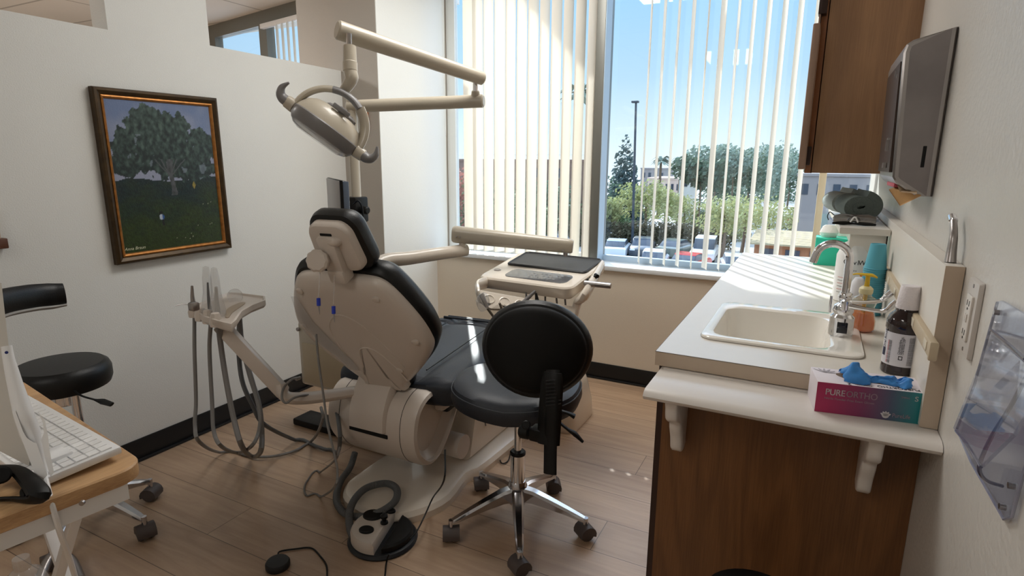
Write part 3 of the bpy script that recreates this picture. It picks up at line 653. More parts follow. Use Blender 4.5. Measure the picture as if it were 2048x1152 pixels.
# bib chain with two clips hanging from the headrest
t = thing('bib_chain', 'silver ball chain with two blue clips hanging from the headrest bracket', 'chain', tuple(at(655, 560, 1.86)))
for side, (x0, y0, x1, y1) in enumerate(((640, 545, 637, 596), (669, 545, 667, 612))):
    bm = BM(); n = 22
    for i in range(n): ball(bm, at(x0+(x1-x0)*i/n, y0+(y1-y0)*i/n, 1.80), .0018, u=6, v=4)
    obj('ball_chain', bm, CHROME, t); d = 1.80
    obj('clip_grip', cyl(BM(), at(x1, y1, d), at(x1+.5, y1+16, d), .0062, bev=.001, seg=8), mat('blue_clip', (24, 52, 178), .4), t)
    obj('clip_jaw', cyl(BM(), at(x1+.5, y1+14, d), at(x1+2.5, y1+33, d), .0035, .001, seg=6), STEEL, t)

# ================================================================ UTILITY BOX, LIGHT POST, ASSISTANT ARM
p0 = oy(589, 641, 1.86); pb = oy(603, 769, 1.86); pr = oy(741, 800, 1.86)
t = thing('utility_box', 'tall cream utility box of the dental unit with a green rocker switch', 'utility box', ((p0.x+pr.x)/2, 1.95, pb.z))
ub = t
X0, X1, Z0, Z1 = p0.x+.01, pr.x-.02, pb.z-.0, p0.z
M0 = Matrix.Rotation(0, 4, 'Z')
obj('housing', box(BM(), (X0, 1.86, Z0), (X1, 2.12, Z1), bev=.018, seg=3), CREAM, t)
obj('recess_panel', box(BM(), (X0+.03, 1.857, Z0+.02), (X1-.04, 1.861, Z1-.10), bev=.001), mat('darker_cream_panel', (192, 178, 152), .4), t)  # slightly darker, yellower cream panel on the box front
obj('switch', box(BM(), oy(609, 655, 1.855)-V((.0, 0, .022)), oy(609, 655, 1.855)+V((.024, .008, .010)), bev=.002), mat('green_switch', (18, 92, 58), .3, emit=.15), t)
obj('knob', cyl(BM(), oy(598, 658, 1.86), oy(598, 658, 1.86)-V((0, .012, 0)), .009, bev=.002), STEEL, t)
obj('hose_connector', cyl(BM(), oy(601, 755, 1.86), oy(601, 755, 1.86)-V((0, .03, 0)), .008, bev=.002), STEEL, t)
obj('side_fairing', box(BM(), (X1-.02, 1.87, Z0-.02), (X1+.06, 2.1, Z0+.16), bev=.02), CREAMW, t)
obj('stand_foot', cyl(BM(), ((X0+X1)/2+.1, 2.0, 0), ((X0+X1)/2+.1, 2.0, Z0+.01), .05), BLACK, t)
bm = box(BM(), (X0-.12, 1.90, 0), (-1.58, 2.02, .035), bev=.008); solo('floor_cable_duct', bm, BLACK, 'black low cable duct lying on the floor beneath the utility box', 'cable duct')

PX, PY = -1.862, 2.06
t = thing('dental_light', 'beige dental examination light on jointed arms over the chair', 'dental light', (PX, PY, .6)); dl = t
za_ = oy(725, 210, PY).z
obj('post', cyl(BM(), (PX, PY, Z1-.02), (PX, PY, za_+.03), .0225, seg=20), CREAM, t)
EL = V((oy(968, 202, 2.22).x, 2.22, oy(968, 202, 2.22).z)); S0 = V((PX, PY, za_-.004))
obj('lower_arm', cyl(BM(), S0-(EL-S0).normalized()*.02, EL, .027, seg=24, bev=.006), CREAM, t)
LA = at(673, 59, 2.06); LB0 = oy(967, 158, 2.20)
obj('upper_arm', cyl(BM(), LA, LB0, .0335, .0265, seg=24, bev=.006), CREAM, t)
q = oy(951, 176, 2.20); obj('elbow_pin', cyl(BM(), q+V((0, 0, .02)), q-V((0, 0, .04)), .011), CHROME, t)
obj('elbow_collar', cyl(BM(), oy(951, 181, 2.2), oy(951, 200, 2.21), .017, .02, bev=.004), CREAM, t)
q = at(698, 80, 2.05); q2 = at(699, 98, 2.05)
obj('swivel_pin', cyl(BM(), q+V((0, 0, .02)), q2, .0105), CHROME, t)
obj('stem', tube(BM(), [at(699, 93, 2.05), at(700, 125, 2.05), at(701, 143, 2.05), at(703, 158, 2.05), at(695, 172, 2.06), at(686, 184, 2.07)], [.0225, .0235, .024, .023, .02, .016], 18, k=5), CREAM, t)
obj('stem_collar', cyl(BM(), at(700, 124, 2.05), at(700.5, 144, 2.05), .0255, bev=.003), CREAM, t)
# head: local frame with x along the handle axis, z towards the patient (down-left)
HA, HB = at(592, 207, 2.02), at(716, 296, 2.07); hc_ = (HA+HB)/2; xa = (HB-HA).normalized()
dn = (at(630, 290, 2.06)-at(668, 215, 2.06)).normalized()
MHd = frame(hc_, xa, -(dn.cross(xa))); # z = x cross y
if (MHd.to_3x3() @ V((0, 0, 1))).dot(dn) < 0: MHd = frame(hc_, xa, dn.cross(xa))
HL = (HB-HA).length/2
lens_o = smooth_closed([(-HL*.98, 0), (-HL*.72, .065), (0, .095), (HL*.72, .065), (HL*.98, 0), (HL*.72, -.065), (0, -.095), (-HL*.72, -.065)], 6)
obj('rear_housing', pad(BM(), lens_o, [(.060, -.062), (.040, -.056), (.020, -.040), (.006, -.016), (0, 0)], MHd), CREAMW if 0 else CREAM, t)
obj('grey_rim', pad(BM(), lens_o, [(0, 0), (-.003, .004), (-.002, .03), (.01, .046)], MHd), GREYP, t)
obj('lens', pad(BM(), lens_o, [(.01, .046), (.02, .056), (.04, .064)], MHd), clear_mat('lamp_lens', (240, 240, 240), .15, .05, .35, (230, 230, 230)), t)
rh = t.children[-3]
cap_o = smooth_closed([(-.055, 0), (-.03, .026), (.015, .03), (.06, .0), (.015, -.03), (-.03, -.026)], 5)
MC = MHd @ Matrix.Translation((.015, .020, -.060)) @ Matrix.Rotation(math.radians(180), 4, 'X')
obj('bulb_cover', pad(BM(), cap_o, [(0, -.012), (.0, .004), (.006, .010), (.014, .013)], MC), GREYP, rh)
obj('bulb_window', pad(BM(), [(x*.72, y*.7) for x, y in cap_o], [(0, .006), (0, .0138), (.004, .015)], MC), mat('grey_window', (176, 174, 178), .12, coat=.5), rh)
obj('cover_strap', box(BM(), (-.006, -.04, .002), (.022, .038, .019), MC, bev=.003), GREYP, rh)
obj('strap_latch', box(BM(), (-.028, -.046, .0), (.036, -.036, .016), MC, bev=.003), GREYP, rh)
# yoke
R_ = HL*1.0; yk = []
for i in range(15):
    a = PI*i/14; yk.append(MHd @ V((-math.cos(a)*R_, 0.0, -math.sin(a)*R_*1.02)))
obj('yoke', tube(BM(), yk[:6], .017, 14, k=3, flat=(1.25, .7)), CREAM, t)
obj('yoke_grip', tube(BM(), yk[5:10], .0172, 14, k=3, flat=(1.25, .72)), GREYP, t)
obj('yoke', tube(BM(), yk[9:], .017, 14, k=3, flat=(1.25, .7)), CREAM, t)
for sg in (-1, 1):
    e0 = V((sg*HL*.97, 0, .012)); obj('hub', cyl(BM(), MHd @ e0, MHd @ (e0+V((sg*.035, 0, 0))), .024, .022, bev=.003), CREAM, t)
    pts = [e0+V((sg*.03, 0, 0)), e0+V((sg*.048, 0, -.001)), e0+V((sg*.062, .004, -.010)), e0+V((sg*.067, .01, -.030)), e0+V((sg*.056, .016, -.055))]
    obj('handle', tube(BM(), [MHd @ p for p in pts], [.021, .020, .017, .012, .004], 14, k=5, flat=(1.1, .9)), GREYP, t)

# monitor on the post
ms = thing('monitor', 'slim grey monitor seen edge-on behind the headrest, clamped to the light post', 'monitor', tuple(at(672, 420, 2.3)))
m0, m1 = at(655, 400, 2.36), at(679, 400, 2.02); m0.z = m1.z = 0; zt = at(660, 356, 2.34).z; Lm = (m1-m0).length
MM = frame(m0, m1-m0, (0, 0, 1))     # x from the far to the near edge, z towards the camera side
if (MM.to_3x3() @ V((0, 0, 1))).dot(CAM-m0) > 0: sg_ = 1
else: sg_ = -1
def mbox(x0, x1, y0, y1, a, b, bev=.002): return box(BM(), (x0, y0, min(a*sg_, b*sg_)), (x1, y1, max(a*sg_, b*sg_)), MM, bev=bev)
obj('back_cover', mbox(0, Lm, zt-.30, zt, -.004, .0), mat('monitor_silver', (168, 166, 166), .4), ms)
obj('bezel', mbox(0, Lm+.002, zt-.303, zt+.002, -.014, -.0035), BLACK, ms)
obj('screen', mbox(.004, Lm-.0, zt-.298, zt-.002, -.034, -.0135), mat('blue_black_screen', (96, 112, 134), .15, coat=.5), ms)
bc = oy(716, 418, PY)
obj('post_clamp', box(BM(), (PX-.04, PY-.045, bc.z-.06), (PX+.035, PY+.04, bc.z+.055), bev=.008), BLACK, ms)
obj('bracket', box(BM(), (PX-.16, PY-.02, bc.z-.045), (PX-.03, PY+.02, bc.z+.04), bev=.006), BLACK, ms)
obj('clamp_knob', cyl(BM(), (PX+.03, PY-.01, bc.z), (PX+.075, PY-.01, bc.z-.004), .018, bev=.005), BLACK, ms)
obj('cable', tube(BM(), [at(706, 410, 2.25), at(716, 402, 2.25), at(724, 415, 2.25), at(728, 450, 2.25), at(730, 490, 2.25), at(728, 540, 2.25)], .0035, 8), BLACK, ms)
bm = box(BM(), oy(726, 262, YCOL-.014), oy(737, 224, YCOL-.0), bev=.003); solo('wooden_plaque', bm, mat('orange_wood', (150, 84, 40), .5, vary=.15), 'small orange-brown wooden plaque on the column beside the dental light', 'plaque')

# assistant arm with instrument tray
t = thing('assistant_tray', 'beige assistant instrument tray on a slanting arm by the left wall', 'instrument tray', tuple(at(565, 800, 2.2))); asst = t
a0, a1, a2 = at(742, 778, 2.28), at(575, 795, 2.06), at(455, 652, 1.97)
obj('lower_arm', tube(BM(), [a0, at(650, 792, 2.15), at(592, 797, 2.07), at(568, 790, 2.05), at(562, 768, 2.05)], [.028, .03, .03, .03, .03], 12, k=5, flat=(1, .7)), CHAIRW, t)
d_ = (a2-at(560, 765, 2.05)); Mx = frame(at(560, 772, 2.05), d_, (0, 0, 1)); L_ = d_.length+.03
obj('upper_arm', box(BM(), (-.03, -.03, -.02), (L_, .016, .022), Mx, bev=.007), CHAIRW, t)
# tray: outline in plan at its own height
zt_ = at(440, 615, 1.97).z
def tz(px, py, dz=0): return oz(px, py, zt_+dz)
tc_ = [tz(*p) for p in ((398, 606), (455, 585), (475, 585), (530, 592), (531, 600), (505, 610), (484, 622), (472, 640), (462, 648), (436, 642), (405, 632), (392, 622))]
bm = BM(); P2 = [(p.x, p.y) for p in tc_]
c0 = (sum(p[0] for p in P2)/len(P2), sum(p[1] for p in P2)/len(P2))
obj('tray', pad(BM(), P2, [(.008, zt_-.028), (0, zt_-.018), (0, zt_), (.006, zt_+.001), (.010, zt_-.006)]), CHAIRW, t)
tr_ = t.children[-1]
obj('round_cup', cyl(BM(), tz(470, 592, 0), tz(470, 592, .014), .024, .026), FILM, tr_)
obj('tool_groove', pad(BM(), smooth_closed([(p.x, p.y) for p in (tz(450, 630), tz(455, 615), tz(480, 603), tz(490, 604), tz(465, 622), tz(457, 632))], 4), [(0, zt_-.007), (0, zt_-.0035)]), mat('beige_recess', (168, 152, 132), .4), tr_)
hold = [(388, 617), (401, 624), (416, 629), (431, 635)]
for i, (hx, hy) in enumerate(hold):
    p = tz(hx, hy, 0); bm = lathe(BM(), [(.012, -.03), (.019, -.028), (.020, -.012), (.013, .014), (.009, .016)], p, (0, 0, 1), 8); obj('holder', bm, CHAIRW, t)
# instruments hanging in the holders, each with its hose
def instr(label, px, py, top, r, m, bag, hose, hr, hm=HOSE, cat='dental instrument', nm='suction_tube'):
    p = tz(px, py, .0); tt = thing(nm, label, cat, tuple(p)); q = tz(px, py, 0)
    obj('body', tube(BM(), [p-V((0, 0, .035)), p+V((0, 0, .01)), p+V((0, 0, top*.5)), p+V((.004, 0, top))], [r*.8, r, r*.8, r*.5], 10, k=4), m, tt)
    if bag: obj('clear_sleeve', lathe(BM(), [(.004, -.045), (.026, -.03), (.024, .02), (.015, .07), (.013, .12), (.009, .150), (.004, .152)], p, (.02, 0, 1), 9), FILM, tt)
    obj('hose', tube(BM(), [p-V((0, 0, .03))]+[at(*h) if h[2] > .5 else oz(h[0], h[1], h[2]) for h in hose], hr, 9), hm, tt)
    return tt
s1 = instr('air-water syringe with a thin bent needle, leftmost on the assistant tray', 387, 612, .07, .008, STEEL, 0,
      [(389, 700, 1.93), (392, 800, 1.93), (390, 850, 1.9), (400, 885, 1.88), (440, 905, .02), (520, 914, .015), (580, 905, .015), (625, 880, .03), (645, 840, 2.2), (642, 815, 2.25)], .006, nm='air_water_syringe')
p = tz(387, 612, .07); obj('syringe_head', box(BM(), p+V((-.012, -.012, -.014)), p+V((.014, .012, .012)), bev=.006), STEEL, s1)
obj('needle', tube(BM(), [p, p+V((-.02, -.015, .006)), p+V((-.038, -.03, .003))], .0012, 6), STEEL, s1)
instr('slim saliva ejector in a clear sleeve, second holder of the assistant tray', 420, 625, .10, .006, BLACK, 1,
      [(419, 700, 1.95), (424, 800, 1.95), (428, 865, 1.93), (446, 895, 1.93), (475, 905, .02), (500, 895, 1.97), (517, 865, 2.0), (520, 820, 2.02), (505, 760, 2.05), (487, 700, 2.06), (480, 632, 2.06)], .0065, nm='saliva_ejector')
instr('thick high-volume suction tube in a clear sleeve, third holder of the assistant tray', 436, 628, .09, .009, mat('pale_plastic', (190, 188, 184), .3), 1,
      [(440, 680, 1.96), (452, 760, 1.96), (468, 840, 1.95), (485, 895, 1.95), (505, 913, .02), (520, 905, 2.0), (524, 870, 2.02), (518, 810, 2.03), (500, 750, 2.06), (485, 690, 2.06), (477, 632, 2.06)], .009, nm='suction_tube')
bm = tube(BM(), [at(480, 630, 2.06), at(477, 690, 2.08), at(484, 760, 2.08), at(505, 810, 2.1), at(530, 850, .0+2.2), oz(590, 880, .015), oz(640, 895, .015), oz(672, 906, .015), at(680, 880, 2.15), at(675, 830, 2.25), at(664, 790, 2.3)], .008, 9)
solo('suction_hose', bm, HOSED, 'dark grey hose falling behind the assistant tray and running to the utility box', 'hose')
bm = tube(BM(), [oy(601, 755, 1.83), at(585, 758, 2.05), at(568, 775, 2.02), at(564, 795, 2.0), at(572, 806, 2.0), at(590, 795, 2.02), at(620, 790, 2.1), at(638, 800, 2.2)], .0042, 8)
solo('air_line', bm, HOSE, 'thin grey tube looping from the utility box to the assistant arm', 'tube')
bm = tube(BM(), [at(632, 668, 1.95), at(637, 720, 1.95), at(648, 800, 1.95), at(655, 850, 1.92), at(668, 905, 1.88), at(675, 945, 1.86), at(668, 975, .01+1.86), oz(640, 994, .006), oz(612, 990, .006), oz(612, 965, .006), oz(640, 945, .006), at(670, 920, 1.93), at(680, 895, 1.95)], .0038, 8)
solo('thin_cable', bm, HOSE, 'thin grey cable hanging in front of the utility box to a loop on the floor', 'cable')
t = thing('corrugated_hose', 'thick dark grey corrugated hose coiled on the chair base by the foot control', 'hose', tuple(oz(740, 1000, .03)))
hp_ = [oz(710, 905, .07), oz(700, 935, .03), oz(680, 965, .02), oz(673, 1000, .02), oz(688, 1025, .025), oz(720, 1034, .035), oz(760, 1024, .06), oz(790, 1002, .075), oz(793, 978, .08), oz(772, 967, .08), oz(735, 975, .075), oz(712, 995, .07), oz(700, 1020, .055), oz(699, 1050, .04), oz(706, 1075, .03)]
Q = smooth_open(hp_, 26); bm = BM(); tt_ = [.0125+.0013*(i % 2) for i in range(len(Q))]
tube(bm, Q, tt_, 12, smooth=False); obj('sheath', bm, HOSED, t)

# ================================================================ DELIVERY UNIT
t = thing('delivery_unit', 'cream delivery unit with black tray and touch panel on a jointed arm', 'delivery unit', (-1.05, 2.33, .62)); du = t
zb_ = .885
A0 = V((PX+.03, PY+.06, .60)); A3 = oy(930, 502, 2.38)
obj('lower_arm', tube(BM(), [at(742, 640, 2.35), at(742, 575, 2.37), at(748, 540, 2.38), at(772, 522, 2.42), at(820, 516, 2.47), at(880, 507, 2.54), at(932, 500, 2.62)], [.033, .033, .033, .031, .029, .028, .027], 18, k=6), CREAMW, t)
q = at(925, 495, 2.60); obj('arm_joint', cyl(BM(), q, at(925, 482, 2.60), .018, .013, bev=.003), CREAMW, t)
obj('joint_pin', cyl(BM(), at(925, 486, 2.6), at(925, 470, 2.6), .008), CHROME, t)
B0, B1 = at(906, 468, 2.60), at(1146, 493, 2.52)
xa = (B1-B0); Mx = frame(B0, xa, (0, 0, 1)); Lb = xa.length
sec = rr(.038, .030, .026, 5); bm = BM(); rings = []
for s, k_ in ((0, .86), (.006, .97), (.02, 1), (Lb-.02, .82), (Lb-.006, .80), (Lb, .70)): rings.append([Mx @ V((s, p[0]*k_, p[1]*k_)) for p in sec])
loft(bm, rings); obj('upper_arm', bm, CREAM, t)
bm = BM()
for px_, py_ in ((912, 473), (919, 474), (1126, 501)): q = at(px_, py_, 2.555 if px_ < 1000 else 2.495); cyl(bm, q, q+FW*.03, .004, seg=8)
obj('screw', bm, STEEL, t)
obj('head_pin', cyl(BM(), at(1131, 500, 2.52), at(1131, 512, 2.53), .010), STEEL, t)
# head: frame from four corners
f0, f1, k0, k1 = oz(966, 556, .80), oz(1158, 580, .80), oz(1030, 503, .862), oz(1200, 521, .862)
ex = ((f1-f0)+(k1-k0)).normalized(); ey = ((k0-f0)+(k1-f1)).normalized(); cc = (f0+f1+k0+k1)/4
MD = frame(cc, ex, ey); hx_, hy_ = ((f1-f0).length+(k1-k0).length)/4, ((k0-f0).length+(k1-f1).length)/4*.99
hd = rr(hx_, hy_, .04, 6)
obj('head_body', pad(BM(), hd, [(.014, -.052), (.004, -.04), (0, -.02), (0, -.004), (.006, .002), (.012, .003)], MD), CREAMW, t)
hb = t.children[-1]
tp = rr(hx_-.03, hy_*.50, .02, 5, .012, hy_*.44)
obj('instrument_mat', pad(BM(), tp, [(0, .003), (-.002, .009), (.003, .013), (.008, .008), (.02, .007)], MD), mat('black_tray', (38, 39, 42), .45, spec=.6), hb)
pn = rr(hx_*.66, hy_*.27, .03, 5, .03, -hy_*.52)
obj('touch_panel', pad(BM(), pn, [(0, .002), (0, .0045), (.003, .005)], MD), mat('grey_panel', (84, 86, 90), .22, coat=.4), hb)
bm = BM(); rnd = random.Random(4)
for i in range(8):
    for j in range(3):
        if (i+j) % 4 == 3: continue
        x, y = .0+i*.019-.0, -hy_*.52+(j-1)*.022
        if x > hx_*.6: continue
        lathe(bm, [(.0055, .005), (.0055, .0056), (.0042, .0056), (.0042, .005)], MD @ V((x, y, 0)), MD.to_3x3() @ V((0, 0, 1)), 10) if 0 else pad(bm, rr(.0048, .0042, .003, 3, x, y), [(0, .005), (0, .0058), (.0012, .0058), (.0014, .0052)], MD)
obj('touch_key', bm, mat('key_grey', (150, 152, 156), .4), hb)
lg = pad(BM(), rr(.017, .012, .012, 6, -hx_*.82, -hy_*.45), [(0, .002), (0, .0045), (.003, .0055), (.004, .0045)], MD); obj('oval_badge', lg, STEEL, hb)
# side arms down to the instrument rail
ra, rb = at(956, 588, 2.24), at(1150, 622, 2.33)
rail = frame((ra+rb)/2, rb-ra, (0, 0, 1)); rl = (rb-ra).length/2
obj('side_bar', tube(BM(), [f0+V((.012, 0, -.02)), f0.lerp(ra, .5)+V((-.012, 0, .0)), ra+V((0, 0, .01)), ra+V((.01, 0, -.03))], [.02, .017, .016, .014], 10, k=5, flat=(.6, 1.3)), CREAMW, t)
obj('side_bar', tube(BM(), [k1+V((.012, -.01, -.014)), k1.lerp(f1, .6)+V((.022, 0, -.014)), f1+V((.012, .025, -.03)), at(1156, 604, 2.36), at(1149, 628, 2.35), at(1140, 652, 2.34)], [.018, .022, .023, .021, .020, .014], 12, k=6, flat=(.75, 1.1)), CREAMW, t)
re_ = (rb-ra).normalized(); rn = V((.15, -.72, .68)); rail = frame((ra+rb)/2, re_, rn.cross(re_))   # z faces the operator and up
if (rail.to_3x3() @ V((0, 0, 1))).y > 0: rail = frame((ra+rb)/2, re_, -rn.cross(re_))
rs_ = 1 if (rail.to_3x3() @ V((0, 1, 0))).z > 0 else -1
ro_ = [(-rl, .02), (rl, .02), (rl, -.02)]+[q for i in range(4, -1, -1) for q in ((-rl+.045+i*.062+.031, -.035), (-rl+.045+i*.062+.012, -.055), (-rl+.045+i*.062-.004, -.050))]+[(-rl, -.02)]
obj('rail', prism(BM(), [(x, y*rs_) for x, y in ro_], .014, rail @ Matrix.Translation((0, 0, -.014)), bev=.002), CREAMW, t)
ro = t.children[-1]
for i in range(5):
    x = -rl+.045+i*.062
    obj('holder', pad(BM(), [(x+.023*math.cos(a), (-.014+.020*math.sin(a))*rs_) for a in [2*PI*k/24 for k in range(24)]], [(0, -.004), (0, .002), (.003, .003), (.008, -.002), (.016, -.004)], rail), CREAMW, t)
    obj('holder_hole', cyl(BM(), rail @ V((x, -.034*rs_, -.006)), rail @ V((x, -.034*rs_, .002)), .006, seg=14), BLACK, t.children[-1])
bm = BM()
for px_ in (1052, 1072, 1090, 1112, 1129): tube(bm, [at(px_, 566, 2.42), at(px_+.5, 590, 2.42), at(px_+(3 if px_ > 1100 else 0), 620, 2.42)], .0042, 8)
obj('support_tube', bm, HOSE, t)
obj('amber_button', cyl(BM(), at(1138, 577, 2.36), at(1138, 581, 2.36), .011), mat('amber', (214, 160, 60), .4), t)
obj('handle', cyl(BM(), at(1168, 566, 2.34), at(1222, 572, 2.30), .0115, bev=.002), STEEL, t)
bm = BM()
for i in range(4): cyl(bm, at(1176+i*5, 560-i*3.4, 2.40), at(1180+i*5, 563-i*3.4, 2.38), .008, seg=10)
obj('valve_knob', bm, BLACK, t)
# handpieces
def hpiece(label, a, b, r, m, nm='handpiece', hose=None):
    tt = thing(nm, label, 'handpiece', tuple(a)); obj('body', tube(BM(), [a, a.lerp(b, .5), b], r, 12, k=4), m, tt)
    if hose: obj('hose', tube(BM(), hose, .0045, 8), HOSE, tt)
hpiece('grey dental handpiece leaning across the delivery rail', at(1043, 608, 2.25), at(1071, 582, 2.25), [.0085, .008, .0055], GREYP)
hpiece('black cone-shaped instrument standing in the delivery rail', at(1077, 622, 2.24), at(1072, 586, 2.24), [.013, .009, .004], BLACK, 'black_handpiece')
tt = thing('air_water_syringe', 'syringe wrapped in clear film at the left end of the delivery rail', 'dental instrument', tuple(at(960, 600, 2.2)))
obj('body', tube(BM(), [at(962, 588, 2.2), at(968, 600, 2.2), at(974, 614, 2.2)], [.011, .009, .007], 10), STEEL, tt)
bm = ball(BM(), at(966, 603, 2.2), .026, (1, 1, 1.35), 12, 8)
for v in bm.verts: v.co += V((noise.noise(v.co*60), noise.noise(v.co*60+V((5, 0, 0))), noise.noise(v.co*60+V((0, 9, 0)))))*.008
obj('clear_wrap', bm, FILM, tt)
for i, (x0, y0, x1, y1, xm) in enumerate(((975, 617, 1012, 672, 0), (999, 606, 1016, 660, 1), (1027, 612, 1046, 668, 1))):
    bm = tube(BM(), [at(x0, y0, 2.22), at((x0+x1)/2+1, (y0+y1)/2, 2.24), at(x1, y1, 2.25), at(x1+22, y1+40, 2.3), at(x1+60, y1+60, 2.42)], .0048, 8)
    solo('instrument_hose', bm, mat('bronze_grey_hose', (106, 98, 86), .45), ('grey hose leaving the leftmost end of the delivery rail', 'grey hose from the first round holder of the delivery rail', 'grey hose from the second round holder of the delivery rail')[i], 'hose', 'instrument hoses of the delivery unit')

# floor junction box by the window
t = thing('floor_box', 'rounded glossy cream junction box on the floor behind the operator stool', 'junction box', (-1.03, 2.62, 0))
secs = [(0, .118, .15), (.02, .12, .155), (.10, .115, .15), (.2, .10, .125), (.27, .085, .10), (.30, .06, .07), (.31, .03, .04)]
bm = BM(); loft(bm, [[V((-1.045+.0*z+x, 2.60+y, z)) for x, y in rr(hx, hy, .05, 5)] for z, hx, hy in secs]); obj('cover', bm, CREAMW, t)

# ================================================================ STOOLS
def caster(parent, p, ang, col=CASTER):
    f = V((math.cos(ang), math.sin(ang), 0)); s = V((-f.y, f.x, 0)); c = V((p[0], p[1], .026))
    bm = BM()
    for k in (-1, 1): cyl(bm, c+s*(k*.007), c+s*(k*.026), .026, seg=18, bev=.005)
    w_ = obj('caster', bm, col, parent)
    bm = BM(); pr = []
    for i in range(9):
        a = math.radians(-20+i*27); pr.append((math.cos(a)*.030, math.sin(a)*.030))
    poly = pr+[(math.cos(math.radians(196))*.012, math.sin(math.radians(196))*.012), (.012, -.004)]
    M = frame(c-s*.0225, f, (0, 0, 1)); M2 = frame(c, f, (0, 0, 1))
    loft(bm, [[c+f*x+V((0, 0, z))-s*k for x, z in poly] for k in (-.029, .029)]); obj('fork_cover', bm, col, w_)
    return w_
def star_base(parent, hub, tips, zh=.115, m=ALU):
    hub = V(hub)
    obj('hub', lathe(BM(), [(.030, zh-.06), (.036, zh-.045), (.036, zh+.01), (.028, zh+.03), (.0, zh+.032)], (hub.x, hub.y, 0), (0, 0, 1), 20), m, parent)
    for tx, ty in tips:
        tip = V((tx, ty, 0)); d = tip-V((hub.x, hub.y, 0)); L = d.length; f = d.normalized(); s = V((-f.y, f.x, 0)); bm = BM(); rings = []
        for k, (t_, zt, zb, w_) in enumerate(((0, zh+.012, zh-.045, .024), (.25, zh+.008, zh-.035, .021), (.5, zh-.008, zh-.040, .018), (.75, zh-.026, zh-.048, .015), (.93, zh-.040, zh-.056, .013), (1, zh-.046, zh-.060, .010))):
            o = V((hub.x, hub.y, 0))+f*(L*t_)
            rings.append([o+s*(x*w_)+V((0, 0, z)) for x, z in ((-1, zb), (-1, zt-.008), (-.6, zt), (.6, zt), (1, zt-.008), (1, zb), (.5, zb+.006), (-.5, zb+.006))])
        loft(bm, rings); lg = obj('leg', bm, m, parent)
        obj('stem', cyl(BM(), (tx, ty, .045), (tx, ty, zh-.045), .009), m, lg)
        caster(parent, (tx, ty), math.atan2(d.y, d.x)+random.uniform(-1.2, 1.2))

# operator stool (front)
tips = [(-1.005, 1.505), (-.722, 1.468), (-.600, 1.735), (-1.075, 1.83), (-.815, 1.955)]
hub = (-.862, 1.728)
st = thing('operator_stool', 'black dental operator stool with round backrest in front of the patient chair', 'stool', (hub[0], hub[1], 0))
star_base(st, hub, tips, .125)
obj('outer_column', cyl(BM(), (hub[0], hub[1], .12), (hub[0], hub[1], .262), .0265, bev=.003), CHROME, st)
obj('collar', cyl(BM(), (hub[0], hub[1], .256), (hub[0], hub[1], .272), .0285, bev=.004), BLACK, st)
obj('gas_lift', cyl(BM(), (hub[0], hub[1], .26), (hub[0], hub[1], .44), .0135), CHROME, st)
# seat: wide, slightly tapered saddle
fs = V((math.sin(math.radians(-14)), math.cos(math.radians(-14)), 0)); ws = V((fs.y, -fs.x, 0)); cs = V((hub[0]-.02, hub[1]+.03, 0))
MS = frame(cs, ws, fs)
so2 = smooth_closed([(0, -.205), (.12, -.19), (.205, -.12), (.228, 0), (.205, .11), (.12, .175), (0, .16), (-.12, .175), (-.205, .11), (-.228, 0), (-.205, -.12), (-.12, -.19)], 4)
def sdz(x, y): return .012*(abs(x)/.2)**2 - .010*(1-min(1, abs(x)/.12))
seat = obj('seat', pad(BM(), so2, [(.03, .438), (.006, .448), (-.002, .470), (.0, .492), (.008, .512), (.03, .527), (.07, .532), (.13, .530)], MS, dz=sdz), VINYLN, st)
bm = BM(); ps = inset(so2, .001); tube(bm, [MS @ V((x, y, .500+sdz(x, y))) for x, y in ps+[ps[0]]], .0018, 5, smooth=False); obj('piping', bm, mat('seam_grey', (62, 66, 72), .5), seat)
obj('seat_plate', pad(BM(), [(x*.8, y*.78) for x, y in so2], [(.02, .425), (0, .43), (0, .442)], MS), mat('grey_seat_pan', (150, 146, 140), .5), st)
# tilt mechanism, levers
mp_ = V((hub[0], hub[1], 0))
obj('mechanism', box(BM(), (-.05, -.10, .395), (.07, .06, .43), MS, bev=.008), BLACK, st)
obj('side_knob', cyl(BM(), at(1062, 866, 1.78), at(1040, 862, 1.80), .021, bev=.006, seg=12), BLACK, st)
for nm, pts in (('lever', [at(1085, 820, 1.85), at(1110, 838, 1.84), at(1135, 858, 1.83), at(1150, 868, 1.83), at(1166, 884, 1.83)]), ('lever', [at(1105, 812, 1.9), at(1118, 820, 1.89), at(1135, 826, 1.88), at(1149, 833, 1.88)])):
    obj(nm, tube(BM(), pts, [.006, .006, .0065, .011, .006][:len(pts)], 8, k=4, flat=(1, .7)), BLACK, st)
# backrest: disc facing away from the camera
cb = at(1070, 697, 1.80); fb = V((-.16, 1, -.10)).normalized()
vd = (cb-CAM); vd.normalize(); nb_ = V((.02, -.97, .22)).normalized()   # outward normal of the back plate
xb = V((.93, .30, -.10)); MBk = frame(cb, xb, nb_.cross(xb)); 
if (MBk.to_3x3() @ V((0, 0, 1))).dot(nb_) < 0: MBk = frame(cb, xb, -(nb_.cross(xb)))
W2, H2 = .172, .142
e_o = [((W2*math.cos(a)*(1 if True else 1)), H2*math.sin(a)*(1.0 if math.sin(a) > 0 else 1.08)) for a in [2*PI*i/48 for i in range(48)]]
def bdz(x, y): return -.10*(x/.17)**2*.32 - .006*(y/.14)**2
obj('back_cover', pad(BM(), inset(e_o, .013), [(0, -.006), (.0, .004), (.006, .012), (.02, .017), (.06, .02), (.10, .021)], MBk, dz=bdz), mat('black_back_shell', (3, 3, 3), .6, bump=.05, spec=.3), st)
